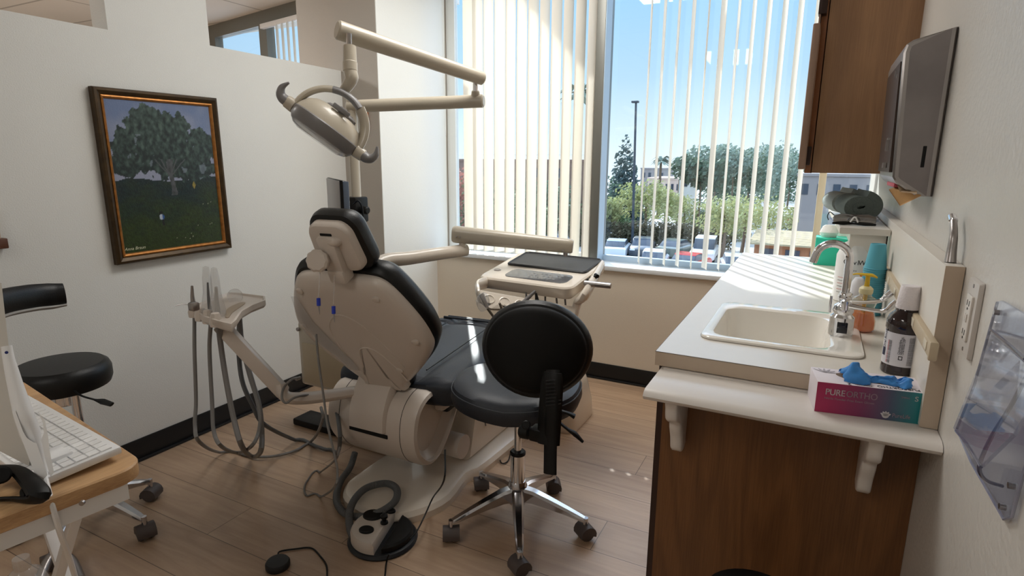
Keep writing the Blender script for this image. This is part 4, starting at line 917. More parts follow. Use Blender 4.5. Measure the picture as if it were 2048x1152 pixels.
obj('backrest', pad(BM(), e_o, [(.006, -.008), (-.004, -.018), (-.006, -.035), (.0, -.052), (.02, -.066), (.06, -.072), (.1, -.073)], MBk, dz=bdz), VINYL, st)
# back support bar with sleeve
obj('back_bar', tube(BM(), [at(1100, 948, 1.72), at(1101, 880, 1.72), at(1103, 800, 1.71), at(1106, 740, 1.73)], [.021, .021, .022, .022], 10, k=3, flat=(1.0, .35)), BLACK, st)
obj('bar_sleeve', tube(BM(), [at(1097, 888, 1.735), at(1099, 840, 1.735), at(1104, 770, 1.72), at(1106, 745, 1.72)], [.036, .038, .036, .028], 12, k=4, flat=(1.0, .5)), BLACK, st)
bm = BM()
for i in range(8): a = at(1092, 762+i*7, 1.70); tube(bm, [a, at(1108, 760.5+i*7, 1.70), at(1122, 758+i*7, 1.705)], .0022, 6, smooth=False)
obj('bellow_ribs', bm, mat('black_rib', (26, 26, 27), .35), st.children[-1])
obj('bar_bracket', box(BM(), V((-.035, -.025, -.02)), V((.05, .025, .02)), Matrix.Translation(at(1085, 868, 1.76)), bev=.006), BLACK, st)
obj('tension_knob', cyl(BM(), at(1052, 850, 1.76), at(1052, 850, 1.70), .014, seg=10, bev=.003), BLACK, st)

# assistant stool (left)
h2 = (-2.19, .985)
s2 = thing('assistant_stool', 'black round assistant stool with a curved arm rest by the left wall', 'stool', (h2[0], h2[1], 0))
star_base(s2, h2, [(-2.165, 1.175), (-1.945, 1.02), (-2.05, .79), (-2.31, .80), (-2.40, 1.05)], .13)
obj('outer_column', cyl(BM(), (h2[0], h2[1], .12), (h2[0], h2[1], .30), .025), CHROME, s2); obj('gas_lift', cyl(BM(), (h2[0], h2[1], .29), (h2[0], h2[1], .50), .014), CHROME, s2)
cS = oz(122, 742, .568); 
obj('seat', lathe(BM(), [(.12, .508), (.140, .515), (.147, .533), (.147, .568), (.140, .585), (.127, .595), (.06, .598), (0, .598)], (cS.x, cS.y, 0), (0, 0, 1), 40), VINYL, s2)
obj('seat_post_cover', cyl(BM(), (cS.x, cS.y, .45), (cS.x, cS.y, .51), .045, bev=.005), CHROME, s2)
lp = at(156, 783, 1.86)
obj('lever', tube(BM(), [at(138, 772, 1.95), at(160, 790, 1.92), at(188, 799, 1.90), at(205, 803, 1.90), at(224, 809, 1.90)], [.004, .004, .004, .013, .010], 8, k=5, flat=(1, .6)), BLACK, s2)
arm = [at(-40, 622, 1.72), at(5, 605, 1.80), at(60, 595, 1.90), at(100, 591, 1.96), at(129, 587, 1.99)]
obj('arm_rest', tube(BM(), arm, [.040, .040, .041, .040, .034], 14, k=5, flat=(.62, 1.05)), VINYL, s2)
obj('arm_rest_underside', tube(BM(), [p-V((0, 0, .038)) for p in arm], [.03, .03, .03, .03, .02], 10, k=5, flat=(.7, .3)), mat('grey_seat_pan', (150, 146, 140), .5), s2)
obj('arm_post', tube(BM(), [(cS.x-.02, cS.y-.12, .50), (cS.x-.02, cS.y-.25, .51), (cS.x-.02, cS.y-.30, .60), arm[0]], .012, 10, k=5), CHROME, s2)

# ================================================================ FOOT CONTROL
pc = oz(766, 1078, 0); t = thing('foot_control', 'round beige and black dental foot control on the floor', 'foot pedal', (pc.x, pc.y, 0))
MF = frame((pc.x, pc.y, 0), (.954, .3, 0), (-.3, .954, 0)); RF = .118
obj('base_disc', lathe(BM(), [(RF, 0), (RF+.002, .006), (RF-.004, .014), (RF-.02, .018), (0, .018)], (pc.x, pc.y, 0), (0, 0, 1), 48), mat('blue_black_rubber', (20, 23, 28), .4), t)
circ = [(.108*math.cos(a), .108*math.sin(a)) for a in [2*PI*i/56 for i in range(56)]]
lh = [p for p in circ if p[0] < .024]; lh = sorted(lh, key=lambda p: math.atan2(p[1], p[0]) % (2*PI)); rh_ = sorted([p for p in circ if p[0] > .030], key=lambda p: math.atan2(p[1], p[0]))
hs_ = obj('housing', pad(BM(), lh, [(0, .016), (0, .045), (.006, .054), (.014, .057)], MF), CHAIRW, t)
obj('pedal', pad(BM(), [(x*.97, y*.95) for x, y in rh_], [(0, .018), (0, .034), (.006, .041), (.02, .043)], MF), BLACK, t)
for x, y, a_, b_ in ((-.052, .042, .036, .030), (-.004, .078, .022, .014), (-.040, -.042, .026, .020)):
    el = [(x+a_*math.cos(q), y+b_*math.sin(q)) for q in [2*PI*i/24 for i in range(24)]]
    obj('button_pad', pad(BM(), el, [(0, .056), (0, .062), (.003, .065)], MF), BLACK, hs_)
obj('joystick', lathe(BM(), [(.014, .056), (.013, .062), (.007, .066), (.007, .072), (.013, .078), (.013, .086), (.006, .091), (0, .092)], MF @ V((.003, .010, 0)), (0, 0, 1), 16), BLACK, hs_)
bm = BM()
tube(bm, [at(890, 900, 1.85), at(888, 960, 1.75), oz(866, 995, .085), oz(850, 1030, .075), oz(835, 1060, .055), oz(820, 1078, .055)], .0028, 7)
solo('black_cable', bm, BLACK, 'black cable dropping from the chair seat to the foot control', 'cable', 'black cables on the floor')
bm = tube(BM(), [oz(778, 1108, .045), oz(773, 1125, .005), oz(770, 1152, .004), oz(764, 1190, .004)], .0028, 7); solo('black_cable', bm, BLACK, 'black cable running from the foot control out of the bottom of the picture', 'cable', 'black cables on the floor')
bm = tube(BM(), [at(968, 832, 2.1), oz(975, 858, .05), oz(1000, 875, .01), oz(1020, 892, .01), oz(1017, 920, .006), oz(1003, 926, .006), oz(1000, 905, .006), oz(1015, 888, .014), oz(1040, 875, .01)], .0028, 7); solo('black_cable', bm, BLACK, 'black cable curling on the floor between chair base and operator stool', 'cable', 'black cables on the floor')
pk = oz(556, 1134, 0); t = thing('floor_puck', 'small round black puck switch on the floor near the bottom edge', 'puck', (pk.x, pk.y, 0))
obj('body', lathe(BM(), [(.036, 0), (.038, .004), (.038, .017), (.034, .023), (0, .025)], pk, (0, 0, 1), 36), mat('grey_black_puck', (30, 33, 36), .5), t)
obj('cable', tube(BM(), [oz(556, 1112, .008), oz(560, 1103, .005), oz(590, 1098, .004), oz(622, 1096, .004), oz(640, 1112, .004), oz(653, 1132, .004), oz(654, 1160, .004)], .0028, 7), BLACK, t)

# ================================================================ COMPUTER CART (left)
ZT = .75
c1, c2 = oz(293, 925, ZT), oz(62, 772, ZT); xr_, yf = -1.047, .568
t = thing('computer_cart', 'white-framed cart with an oak top at the lower left', 'cart', (-1.35, .35, 0)); cart = t
uu = V((c2.x-c1.x, c2.y-c1.y, 0)).normalized(); 
MT = frame((c1.x, c1.y, ZT), -uu, (0.0, 1, 0)) # x to the right along the far edge
top_o = []
o_ = [(-.64, 0), (-.05, 0), (0, -.05), (0, -.44), (-.04, -.48), (-.64, -.48)]
tp_ = [(-.66, 0)]+[(-.045+.045*math.cos(a), -.045+.045*math.sin(a)) for a in [PI/2*(1-i/6) for i in range(7)]]+[(0, -.40), (-.66, -.40)]
obj('top', pad(BM(), tp_[::-1], [(.003, -.028), (0, -.026), (0, -.003), (.003, 0)], MT), OAKC, t)
bm = box(BM(), (-.62, -.05, -.062), (-.03, -.03, -.03), MT); box(bm, (-.035, -.38, -.062), (-.012, -.03, -.028), MT); obj('frame_rail', bm, WPLAST, t, smooth=False)
M1 = MT @ Matrix.Identity(4)
def bar(a, b, w_=.022, h_=.012):
    d = V(b)-V(a); return box(BM(), (0, -w_/2, -h_/2), (d.length, w_/2, h_/2), frame(a, d, (0, 1, .01)), bev=.002)
A_ = MT @ V((-.06, -.34, -.05)); B_ = V((A_.x-.42, A_.y+.02, .08)); obj('scissor_brace', bar(A_, B_), WPLAST, t)
A_ = MT @ V((-.12, -.06, -.05)); B_ = V((A_.x-.40, A_.y+.0, .08)); obj('scissor_brace', bar(A_, B_), WPLAST, t)
B2 = V((A_.x-.02, A_.y, .08)); A2 = MT @ V((-.55, -.06, -.05)); obj('scissor_brace', bar(A2, B2), WPLAST, t)
obj('base_beam', box(BM(), (-1.62, .1, .05), (-1.54, .56, .08), bev=.004), WPLAST, t)
obj('bolt', cyl(BM(), at(166, 1004, .95), at(166, 1004, .95)+V((.003, -.004, 0)), .004), STEEL, t)
for q in ((-1.58, .1), (-1.58, .56)): caster(t, q, .3)
# keyboard
kt = thing('keyboard', 'white keyboard on the oak cart top', 'keyboard', tuple(oz(160, 860, ZT)))
kr, kl_ = oz(243, 888, ZT+.03), oz(58, 786, ZT+.03); ukb = (kr-kl_).normalized(); KW = .434
MKb = frame(V((kr.x, kr.y, ZT+.012)), ukb, (0, 1, 0)); tl = math.radians(4); MKb = MKb @ Matrix.Rotation(tl, 4, 'X')
kdep = .135
obj('body', box(BM(), (-KW, -kdep, .0), (0, 0, .014), MKb, bev=.003), WPLAST, kt)
kb = kt.children[-1]; bm = BM(); kw = .0178
for r_ in range(6):
    y = -.012-r_*.0195; x = -.008
    while x > -KW+.02:
        wk = kw*(1 if r_ < 5 or not (-.30 < x < -.16) else 1.0); wk = .098 if (r_ == 5 and -.26 < x < -.24) else wk
        box(bm, (x-wk, y-.0165, .0135), (x, y, .0165), MKb); x -= wk+.0016
    
obj('key', bm, mat('key_white', (238, 238, 238), .4), kb, smooth=False); kb.children[0]['kind'] = 'stuff' if 0 else kb.children[0].get('kind', 'thing')
obj('foot', box(BM(), (-.05, -kdep+.002, -.0145), (-.02, -kdep+.016, 0), MKb, bev=.001) if 0 else box(BM(), (-KW+.01, -kdep, -.008), (-KW+.05, -kdep+.02, .001), MKb), WPLAST, kb)
obj('battery_bulge', box(BM(), (-KW+.005, -.03, -.010), (-.03, -.004, .0), MKb, bev=.002), WPLAST, kb)
# intraoral scanner in its white holder
hb0 = oz(82, 955, ZT); sca = thing('scanner_holder', 'white upright holder on the cart gripping a white scanner wand', 'holder', (hb0.x, hb0.y, ZT))
D_ = .98
def ap(px, py, d=D_): return at(px, py, d)
def sheet(pts, th=.003, back=.03):
    n_ = (CAM-ap(80, 880)).normalized(); bm = BM(); loft(bm, [[p for p in pts], [p-n_*back for p in pts]]); return bm
obj('front_cup', prism(BM(), [(0, 0)], 1) if 0 else sheet([ap(p[0], p[1], .955) for p in ((24, 822), (31, 822), (40, 846), (46, 863), (54, 876), (67, 885), (73, 886), (95, 950), (86, 960), (73, 957), (44, 880), (32, 848))][::-1], back=.010), WPLAST, sca)
obj('side_cup', sheet([ap(p[0], p[1], .957) for p in ((76, 823), (90, 842), (96, 872), (99, 900), (108, 945), (101, 954), (92, 925), (82, 880), (88, 866), (86, 846))][::-1], back=.012), WPLAST, sca)
obj('back_cup', sheet([ap(*p) for p in ((24, 822), (36, 818), (92, 880), (104, 952), (92, 958), (50, 890))][::-1], back=.002) if 0 else sheet([ap(p[0], p[1], D_+.02) for p in ((26, 824), (34, 820), (44, 866), (98, 940), (90, 955), (70, 900), (38, 862))][::-1], back=.01), WPLAST, sca)
obj('stand', box(BM(), (-.03, -.03, 0), (.02, .02, .03), Matrix.Translation((hb0.x-.01, hb0.y+.03, ZT)), bev=.004), WPLAST, sca)
sw_ = thing('scanner_wand', 'slim white dental scanner wand standing in its holder with a cable', 'scanner', tuple(ap(80, 930)))
wp = [ap(13, 692, .97), ap(18, 720, .97), ap(32, 775, .97), ap(48, 830, .97), ap(60, 865, .975), ap(78, 920, .98), ap(88, 950, .98)]
obj('wand', tube(BM(), wp, [.0088, .0098, .0130, .0165, .0170, .0105, .0065], 16, k=6, flat=(1, .8)), WPLAST, sw_)
obj('tip_window', cyl(BM(), ap(13, 705, .958), ap(13, 705, .956), .0025, seg=10), mat('blue_lens', (30, 40, 110), .2), sw_)
obj('cable', tube(BM(), [ap(88, 948, .98), ap(92, 965, .97), ap(104, 1010, .95), ap(122, 1070, .98), ap(140, 1120, 1.05), ap(152, 1160, 1.1)], [.006, .0045, .0045, .0045, .0045, .0045], 10, k=6), WPLAST, sw_)
# black headset / loupe case
hd_ = thing('head_loupe', 'black head-worn frame lying on the oak cart at the left edge', 'headset', tuple(oz(40, 985, ZT)))
obj('band', tube(BM(), [oz(-20, 938, ZT+.03), oz(30, 940, ZT+.035), oz(62, 965, ZT+.03), oz(78, 990, ZT+.02), oz(60, 1000, ZT+.012), oz(20, 998, ZT+.01), oz(-20, 1000, ZT+.01)], [.010, .011, .014, .016, .010, .006, .005], 10, k=5, flat=(1, .55)), BLACK, hd_)
obj('nose_bridge', tube(BM(), [oz(55, 975, ZT+.018), oz(48, 985, ZT+.014), oz(52, 996, ZT+.012)], .006, 8, k=4), BLACK, hd_)
obj('knob', cyl(BM(), oz(2, 950, ZT+.02), oz(2, 950, ZT+.045), .014, bev=.003), BLACK, hd_)
# laptop-like pale pad and monitor edge at the left
md = box(BM(), (-.64, -.36, .002), (-.44, -.16, .016), MT, bev=.004); solo('tablet', md, mat('pale_beige_tablet', (206, 196, 188), .4), 'pale flat tablet lying on the oak cart beside the black frame', 'tablet')
e0 = at(-30, 620, 1.02); e1 = at(3, 560, 1.02); 
mt = thing('display_panel', 'pale back of an upright display at the far left edge', 'display', tuple(at(-20, 800, 1.02)))
bm = BM(); loft(bm, [[at(-160, 540, 1.04), at(3, 566, 1.0), at(17, 690, 1.0), at(40, 800, 1.0), at(62, 905, 1.0), at(58, 932, 1.0), at(-160, 820, 1.04)], [at(-160, 540, 1.055), at(2, 566, 1.015), at(16, 690, 1.015), at(39, 800, 1.015), at(61, 905, 1.015), at(57, 932, 1.015), at(-160, 820, 1.055)]])
obj('back_cover', bm, mat('pale_grey_cover', (196, 192, 184), .5), mt)
# jug and hose under the cart
jg = oz(40, 1130, .12); t = thing('clear_jug', 'clear plastic jug with a printed label under the cart', 'jug', tuple(oz(50, 1150, .05)))
jc = V((-1.62, .50, 0)); jc = oz(48, 1150, .25); jc = V((jc.x, jc.y, 0))
obj('body', lathe(BM(), [(.05, .0), (.055, .01), (.055, .2), (.04, .25), (.018, .27), (.018, .30), (0, .30)], jc, (0, 0, 1), 20), FILM, t)
jn = (CAM-jc); jn.z = 0; jn.normalize(); jx = V((-jn.y, jn.x, 0))
obj('label', box(BM(), (-.025, .16, .0555), (.025, .185, .0565), frame(jc, jx, (0, 0, 1))), mat('paper_label', (170, 160, 150), .6), t)
bm = tube(BM(), [oz(80, 1160, .03), oz(92, 1130, .05), oz(105, 1112, .06), oz(125, 1110, .05), oz(145, 1125, .03), oz(160, 1160, .02)], .015, 12); solo('steel_hose', bm, STEEL, 'shiny silver hose loop on the floor under the cart', 'hose')

# ================================================================ PAINTING
import colorsys
def fbm(x, y, o=4, s=0):
    v = 0; a = .5
    for i in range(o): v += a*noise.noise(V((x, y, s+i*3.7))); x *= 2.03; y *= 2.03; a *= .5
    return v
def paint(u, v):
    # original landscape: broad tree on a dark green slope, small figure
    sky = V((.36, .42, .55)).lerp(V((.50, .52, .60)), max(0, min(1, (1-v)*2.6+fbm(u*6, v*9)*.8)))
    hill = .48+.015*math.sin(u*9)+fbm(u*8, 3)*.02
    if v < hill:
        g = V((.06, .12, .13)).lerp(V((.13, .18, .07)), max(0, min(1, (hill-v)*3+fbm(u*5, v*12, 4, 2)*1.0))); c = g*(1+fbm(u*30, v*60, 3, 8)*.5)
    else: c = sky
    w_ = .10+(0)
    def blob(cx, cy_, rx, ry): return 1-((u-cx)/rx)**2-((v-cy_)/ry)**2
    cr_ = max(blob(.36, .80, .24, .17), blob(.58, .80, .22, .15), blob(.82, .70, .22, .15), blob(.20, .68, .22, .17), blob(.5, .66, .42, .18), blob(.72, .58, .30, .12), blob(.13, .60, .14, .10), blob(.36, .90, .13, .08))
    n_ = fbm(u*14, v*14, 5, 5)
    if cr_+n_*1.1 > .12:
        k_ = fbm(u*26, v*26, 4, 11); c = V((.085, .13, .13)).lerp(V((.26, .33, .30)), max(0, min(1, .35+k_*1.6+(v-.7)*.9)))
        if fbm(u*10, v*10, 4, 21)-.12 > .12 and v < .78: c = c.lerp(V((.50, .53, .60)), .5)
    tx = .53+.01*math.sin(v*20)
    if .37 < v < .62 and abs(u-tx) < .022+.06*max(0, .42-v)*4+.012*max(0, v-.5)*8: c = V((.24, .25, .26))*(1+fbm(u*40, v*30)*.6)
    for sgn, sl_ in ((1, 1.3), (-1, 1.2), (1, .6), (-1, .7)):
        if .50 < v < .62 and abs((u-tx)*sgn-(v-.5)*sl_) < .007: c = V((.26, .27, .28))
    # little figure and kite, flowers
    if ((u-.38)/.018)**2+((v-.255)/.012)**2 < 1: c = V((.06, .05, .05))
    if ((u-.385)/.024)**2+((v-.225)/.020)**2 < 1: c = V((.62, .66, .72)) if u < .39 else V((.15, .28, .50))
    if abs(u-.395) < .010 and .165 < v < .21: c = V((.07, .07, .09))
    if abs(u-.745)*1.2+abs(v-.435)*.8 < .022: c = V((.50, .44, .20))
    if v < .40 and noise.noise(V((u*90, v*110, 2))) > .50 and (abs(v-.07) < .02 and .5 < u < .75 or abs(v-.14) < .014 and u > .72 or abs(v-.3) < .01 and u > .8): c = V((.62, .62, .52))
    return c
tilt = math.radians(.5); pcn = V((XL+.028, 1.598, 1.213))
MP = frame(pcn, V((0, math.cos(tilt), math.sin(tilt))), V((0, -math.sin(tilt), math.cos(tilt))))
if (MP.to_3x3() @ V((0, 0, 1))).x < 0: raise Exception('flip')
t = thing('framed_painting', 'framed landscape painting of a broad tree on a dark green hill', 'painting', tuple(pcn-V((0, 0, .34))))
PW, PH = .264, .345
def fring(d, z): return [MP @ V((x, y, z)) for x, y in ((PW-d, PH-d), (-PW+d, PH-d), (-PW+d, -PH+d), (PW-d, -PH+d))]
bm = BM(); R = [fring(d, z) for d, z in ((0, -.024), (0, -.002), (.004, .004), (.012, .006), (.022, .001), (.027, -.004))]
loft(bm, R, cap0=True, cap1=False); obj('frame', bm, mat('dark_gold_frame', (64, 48, 26), .4, .4, vary=.3, vscale=30), t, angle=20)
bm = BM(); R = [fring(d, z) for d, z in ((.0265, -.006), (.028, -.001), (.033, .001), (.038, -.003), (.041, -.009))]; loft(bm, R, cap0=False, cap1=False); obj('gilt_lip', bm, mat('gilt', (168, 112, 56), .35, .6, vary=.25, vscale=50), t.children[0], angle=20)
NX, NY = 150, 190; me = bpy.data.meshes.new('canvas'); w_, h_ = PW-.037, PH-.037
vs = [tuple(MP @ V((-w_+2*w_*i/NX, -h_+2*h_*j/NY, -.009))) for j in range(NY+1) for i in range(NX+1)]
me.from_pydata(vs, [], [(j*(NX+1)+i, j*(NX+1)+i+1, (j+1)*(NX+1)+i+1, (j+1)*(NX+1)+i) for j in range(NY) for i in range(NX)])
ca = me.color_attributes.new('paint', 'FLOAT_COLOR', 'POINT')
cols = []
for j in range(NY+1):
    for i in range(NX+1):
        c = paint(i/NX, j/NY); cols += [max(0, c.x)**2.0, max(0, c.y)**2.0, max(0, c.z)**2.0, 1]
ca.data.foreach_set('color', cols)
me.materials.append(mat('oil_paint', (80, 90, 80), .38, attr='paint', bump=.2, bscale=160)); co_ = bpy.data.objects.new('canvas', me); C.objects.link(co_); setparent(co_, t)
text('Anna Braun', MP @ Matrix.Translation((-.225, -.293, -.0085)), .018, mat('cream_ink', (200, 200, 170), .6), co_, shear=.3)
bm = box(BM(), ox(-40, 413, XL+.02)-V((0, 0, 0)), ox(10, 413, XL+.02)+V((.01, 0, 0)))
q0, q1 = ox(9, 495, XL), ox(-60, 495, XL); zt2 = ox(7, 412, XL).z
t = thing('wall_sign', 'cream board with a brown lower ledge cut off at the left edge', 'sign', (XL+.01, q0.y-.1, q0.z))
obj('board', box(BM(), (XL+.002, q0.y-.25, q0.z+.03), (XL+.02, q0.y-.012, zt2), bev=.002), mat('cream_board', (196, 176, 152), .6), t)
obj('ledge', box(BM(), (XL+.001, q0.y-.26, q0.z), (XL+.035, q0.y, q0.z+.035), bev=.003), mat('brown_ledge', (88, 52, 34), .5), t)

# ================================================================ COUNTER, CABINETS
ZC, XC, YC = .88, -.2824, 1.2458
YE = 2.90
# countertop with a rounded opening for the sink
sx0, sx1, sy0, sy1 = -.195, .062, 1.42, 1.735
t = solo('countertop', (lambda bm: (box(bm, (XC, YC, ZC-.032), (sx0, YE, ZC)), box(bm, (sx1, YC, ZC-.032), (.196, YE, ZC)), box(bm, (sx0, YC, ZC-.032), (sx1, sy0, ZC)), box(bm, (sx0, sy1, ZC-.032), (sx1, YE, ZC)), bm)[-1])(BM()), LAM, 'white laminate countertop with a sink, in front of the window', 'countertop', smooth=False)
obj('edge_line', (lambda bm: (box(bm, (XC-.0006, YC-.0012, ZC-.032), (.196, YC, ZC-.0008)), bm)[-1])(BM()), LAMEDGE, t, smooth=False)
obj('seam', (lambda bm: (box(bm, (XC-.0008, YC-.0016, ZC-.0012), (.196, YC-.0003, ZC-.0004)), box(bm, (XC-.0014, YC, ZC-.0012), (XC-.0002, YE, ZC-.0004)), bm)[-1])(BM()), mat('dark_seam', (90, 74, 64), .6), t, smooth=False)
bm = box(BM(), (.196, 1.155, .8455), (XR-.0005, YE, 1.128), bev=.0015); bsp = solo('backsplash', bm, LAM, 'tall white laminate backsplash panel along the right wall', 'backsplash')
obj('end_band', box(BM(), (.1965, 1.1542, .846), (XR-.001, 1.1552, 1.127)), LAMEDGE, bsp, smooth=False)
# sink
bm = BM(); N_ = 8
def srr(hx, hy, r, z, cx, cy_): return [V((x, y, z)) for x, y in rr(hx, hy, r, N_, cx, cy_)]
ocx, ocy = -.045, 1.588; icx, icy = -.0665, 1.5775
rings = [srr(.171, .200, .035, ZC+.0005, ocx, ocy), srr(.170, .199, .034, ZC+.006, ocx, ocy), srr(.164, .193, .03, ZC+.009, ocx, ocy), srr(.136, .166, .05, ZC+.0085, icx, icy), srr(.128, .158, .05, ZC+.004, icx, icy),
         srr(.122, .152, .05, ZC-.02, icx, icy), srr(.112, .142, .05, ZC-.10, icx, icy), srr(.095, .125, .05, ZC-.128, icx, icy), srr(.05, .07, .04, ZC-.134, icx, icy), srr(.02, .02, .02, ZC-.136, icx, icy)]
loft(bm, rings, cap0=False, cap1=True)
snk = solo('sink', bm, SINKW, 'white enamel drop-in sink in the counter', 'sink')
obj('rim_line', loft(BM(), [srr(.1725, .2015, .036, ZC+.0003, ocx, ocy), srr(.1725, .2015, .036, ZC+.0018, ocx, ocy)], False, False), mat('sealant', (150, 140, 132), .5), snk)  # thin grey-brown band round the foot of the sink rim
obj('overflow_slot', cyl(BM(), (icx-.121, icy-.03, ZC-.055), (icx-.117, icy-.03, ZC-.055), .009), BLACKM, snk)
# faucet
FX, FY = .082, 1.558
t = thing('faucet', 'chrome gooseneck faucet with two wrist-blade handles at the sink', 'faucet', (FX, FY, ZC+.009))
obj('body', lathe(BM(), [(.026, 0), (.0265, .008), (.026, .045), (.020, .052), (.023, .060), (.020, .072), (.012, .078), (.011, .095)], (FX, FY, ZC+.008), (0, 0, 1), 28), CHROME, t)
obj('base_window', box(BM(), (FX-.010, FY-.0275, ZC+.018), (FX+.012, FY-.024, ZC+.044), bev=.001), mat('black_gloss', (20, 22, 30), .1), t)
tpz = oy(1665, 487, FY).z; R1 = .036; zc_ = tpz-R1
pts = [(FX, FY, ZC+.08), (FX-.0, FY, ZC+.16), (FX, FY, zc_)]+[(FX-R1+R1*math.cos(a), FY, zc_+R1*math.sin(a)) for a in [PI*k/8 for k in range(1, 8)]]+[(FX-2*R1-.004, FY, zc_-.012)]
obj('spout', tube(BM(), pts, .0090, 18, k=4), CHROME, t)
obj('collar', lathe(BM(), [(.0135, 0), (.0145, .006), (.0135, .014), (.011, .018)], (FX, FY, ZC+.094), (0, 0, 1), 20), CHROME, t)
for sg, e_ in ((-1, at(1750, 622, 1.56)), (1, at(1735, 588, 1.86))):
    a_ = V((FX+.004, FY+sg*.018, ZC+.085)); 
    b_ = V((FX+.075, FY+sg*.055-.0, ZC+.088))
    obj('handle', tube(BM(), [a_-V((.012, 0, 0)), a_, a_.lerp(b_, .5)+V((0, 0, -.002)), b_, b_+V((.014, 0, .014)), b_+V((.022, 0, .024))], [.011, .010, .006, .006, .009, .009], 12, k=5, flat=(1, .8)), CHROME, t)
    obj('hub', cyl(BM(), (a_.x, a_.y, ZC+.072), (a_.x, a_.y, ZC+.098), .012, bev=.003), CHROME, t)
obj('lift_rod', cyl(BM(), (FX-.028, FY, ZC+.06), (FX-.028, FY, ZC+.10), .003), CHROME, t)

# lower cabinet
XF = -.262
t = thing('lower_cabinet', 'dark oak lower cabinet under the counter', 'cabinet', (-.02, 2.0, 0))
bm = BM()
for lo, hi in (((XF, YC+.012, .09), (XR-.0005, YC+.032, ZC-.033)), ((XF, YE-.02, .09), (XR-.0005, YE, ZC-.033)), ((XF, YC+.032, .09), (XF+.018, YE-.02, ZC-.033)), ((XR-.018, YC+.032, .09), (XR-.0005, YE-.02, ZC-.033)), ((XF+.018, YC+.032, .09), (XR-.018, YE-.02, .11))): box(bm, lo, hi)
obj('body', bm, OAKD, t, smooth=False)
obj('toe_kick', box(BM(), (XF+.05, YC+.012, 0), (XR-.0005, YE, .09)), BLACKM, t, smooth=False)
EDGE = mat('dark_oak_edge', (48, 26, 18), .5)
obj('end_stile', box(BM(), (XF-.014, YC+.014, .09), (XF+.001, YC+.034, ZC-.034)), EDGE, t, smooth=False)
for i in range(3):
    y0 = YC+.05+i*.53; d = obj('door', box(BM(), (XF-.018, y0, .12), (XF, y0+.50, .66), bev=.003), OAKD, t); obj('handle', box(BM(), (XF-.03, y0+.44, .56), (XF-.018, y0+.455, .64), bev=.003), STEEL, d)
    d = obj('drawer', box(BM(), (XF-.018, y0, .68), (XF, y0+.50, ZC-.05), bev=.003), OAKD, t); obj('handle', box(BM(), (XF-.03, y0+.2, .75), (XF-.018, y0+.3, .765), bev=.003), STEEL, d)

# white bracket shelf on the cabinet's end
ZS = .8445; t = thing('bracket_shelf', 'white painted wooden shelf on scrolled brackets at the cabinet end', 'shelf', (-.02, 1.15, .7))
so3 = [(XF-.0, YC+.0), (XR-.002, YC+.0), (XR-.002, 1.092), (-.262, 1.092)]
bm = BM(); n_ = 7; secy = [(YC+.011, ZS), (1.108, ZS), (1.096, ZS-.004), (1.090, ZS-.011), (1.096, ZS-.019), (1.108, ZS-.023), (YC+.011, ZS-.023)]
loft(bm, [[V((x0+(.012 if 0 else 0), y, z)) for y, z in secy] for x0 in (-.268, XR-.001)]); obj('board', bm, WPAINT, t, angle=50)
obj('back_strip', box(BM(), (-.262, YC-.010, ZS-.001), (XR-.004, YC+.0, ZS+.0025), bev=.001), WPAINT, t)
bprof = smooth_open([(YC+.011, ZS-.022), (YC-.115, ZS-.022), (YC-.12, ZS-.045), (YC-.112, ZS-.07), (YC-.088, ZS-.085), (YC-.07, ZS-.095), (YC-.065, ZS-.11), (YC-.048, ZS-.14), (YC-.040, ZS-.165), (YC-.024, ZS-.178), (YC+.000, ZS-.176), (YC+.011, ZS-.17)], 3)
for xb_ in (-.218, .136):
    bp = [(p.x, p.y) for p in bprof]; bm = BM()
    loft(bm, [[V((xb_+dx, a, b)) for a, b in inset(bp, i_)] for dx, i_ in ((-.012, .003), (-.009, 0), (.009, 0), (.012, .003))]); obj('bracket', bm, WPAINT, t, angle=50)
# upper cabinet with its doors swung open
YU0, ZU = 2.23, 1.2578
t = thing('upper_cabinet', 'oak wall cabinet at the upper right with its doors standing open', 'cabinet', (.09, 2.6, ZU))
XU = oy(1621, 343, YU0).x
obj('body', box(BM(), (XU+.0, YU0, ZU), (XR, 3.0, 2.3)), OAKU, t, smooth=False)
obj('face_frame', box(BM(), (XU-.019, YU0, ZU-.001), (XU+.004, YU0+.03, 2.3), bev=.001), mat('oak_stile', (134, 84, 50), .45, vary=.1, vscale=20), t)
DOAK = mat('oak_door_pink', (150, 122, 104), .45, vary=.06, vscale=18)
zt3 = oy(1598, 62, 2.2).z
d = obj('door', box(BM(), (oy(1596, 330, 2.10).x, 2.10, ZU+.012), (oy(1596, 330, 2.10).x+.02, 2.40, zt3), bev=.004), DOAK, t)
x_ = oy(1610, 330, 2.20).x; d2 = obj('door', box(BM(), (x_-.006, 2.195, ZU+.015), (XU-.021, 2.62, 2.3), bev=.004), DOAK, t)
for z_ in (ZU+.055, oy(1627, 10, 2.2).z): obj('hinge', box(BM(), (XU-.028, 2.19, z_-.03), (XU-.004, YU0+.004, z_+.03), bev=.002), mat('dark_hinge', (58, 44, 40), .4, .6), d2)

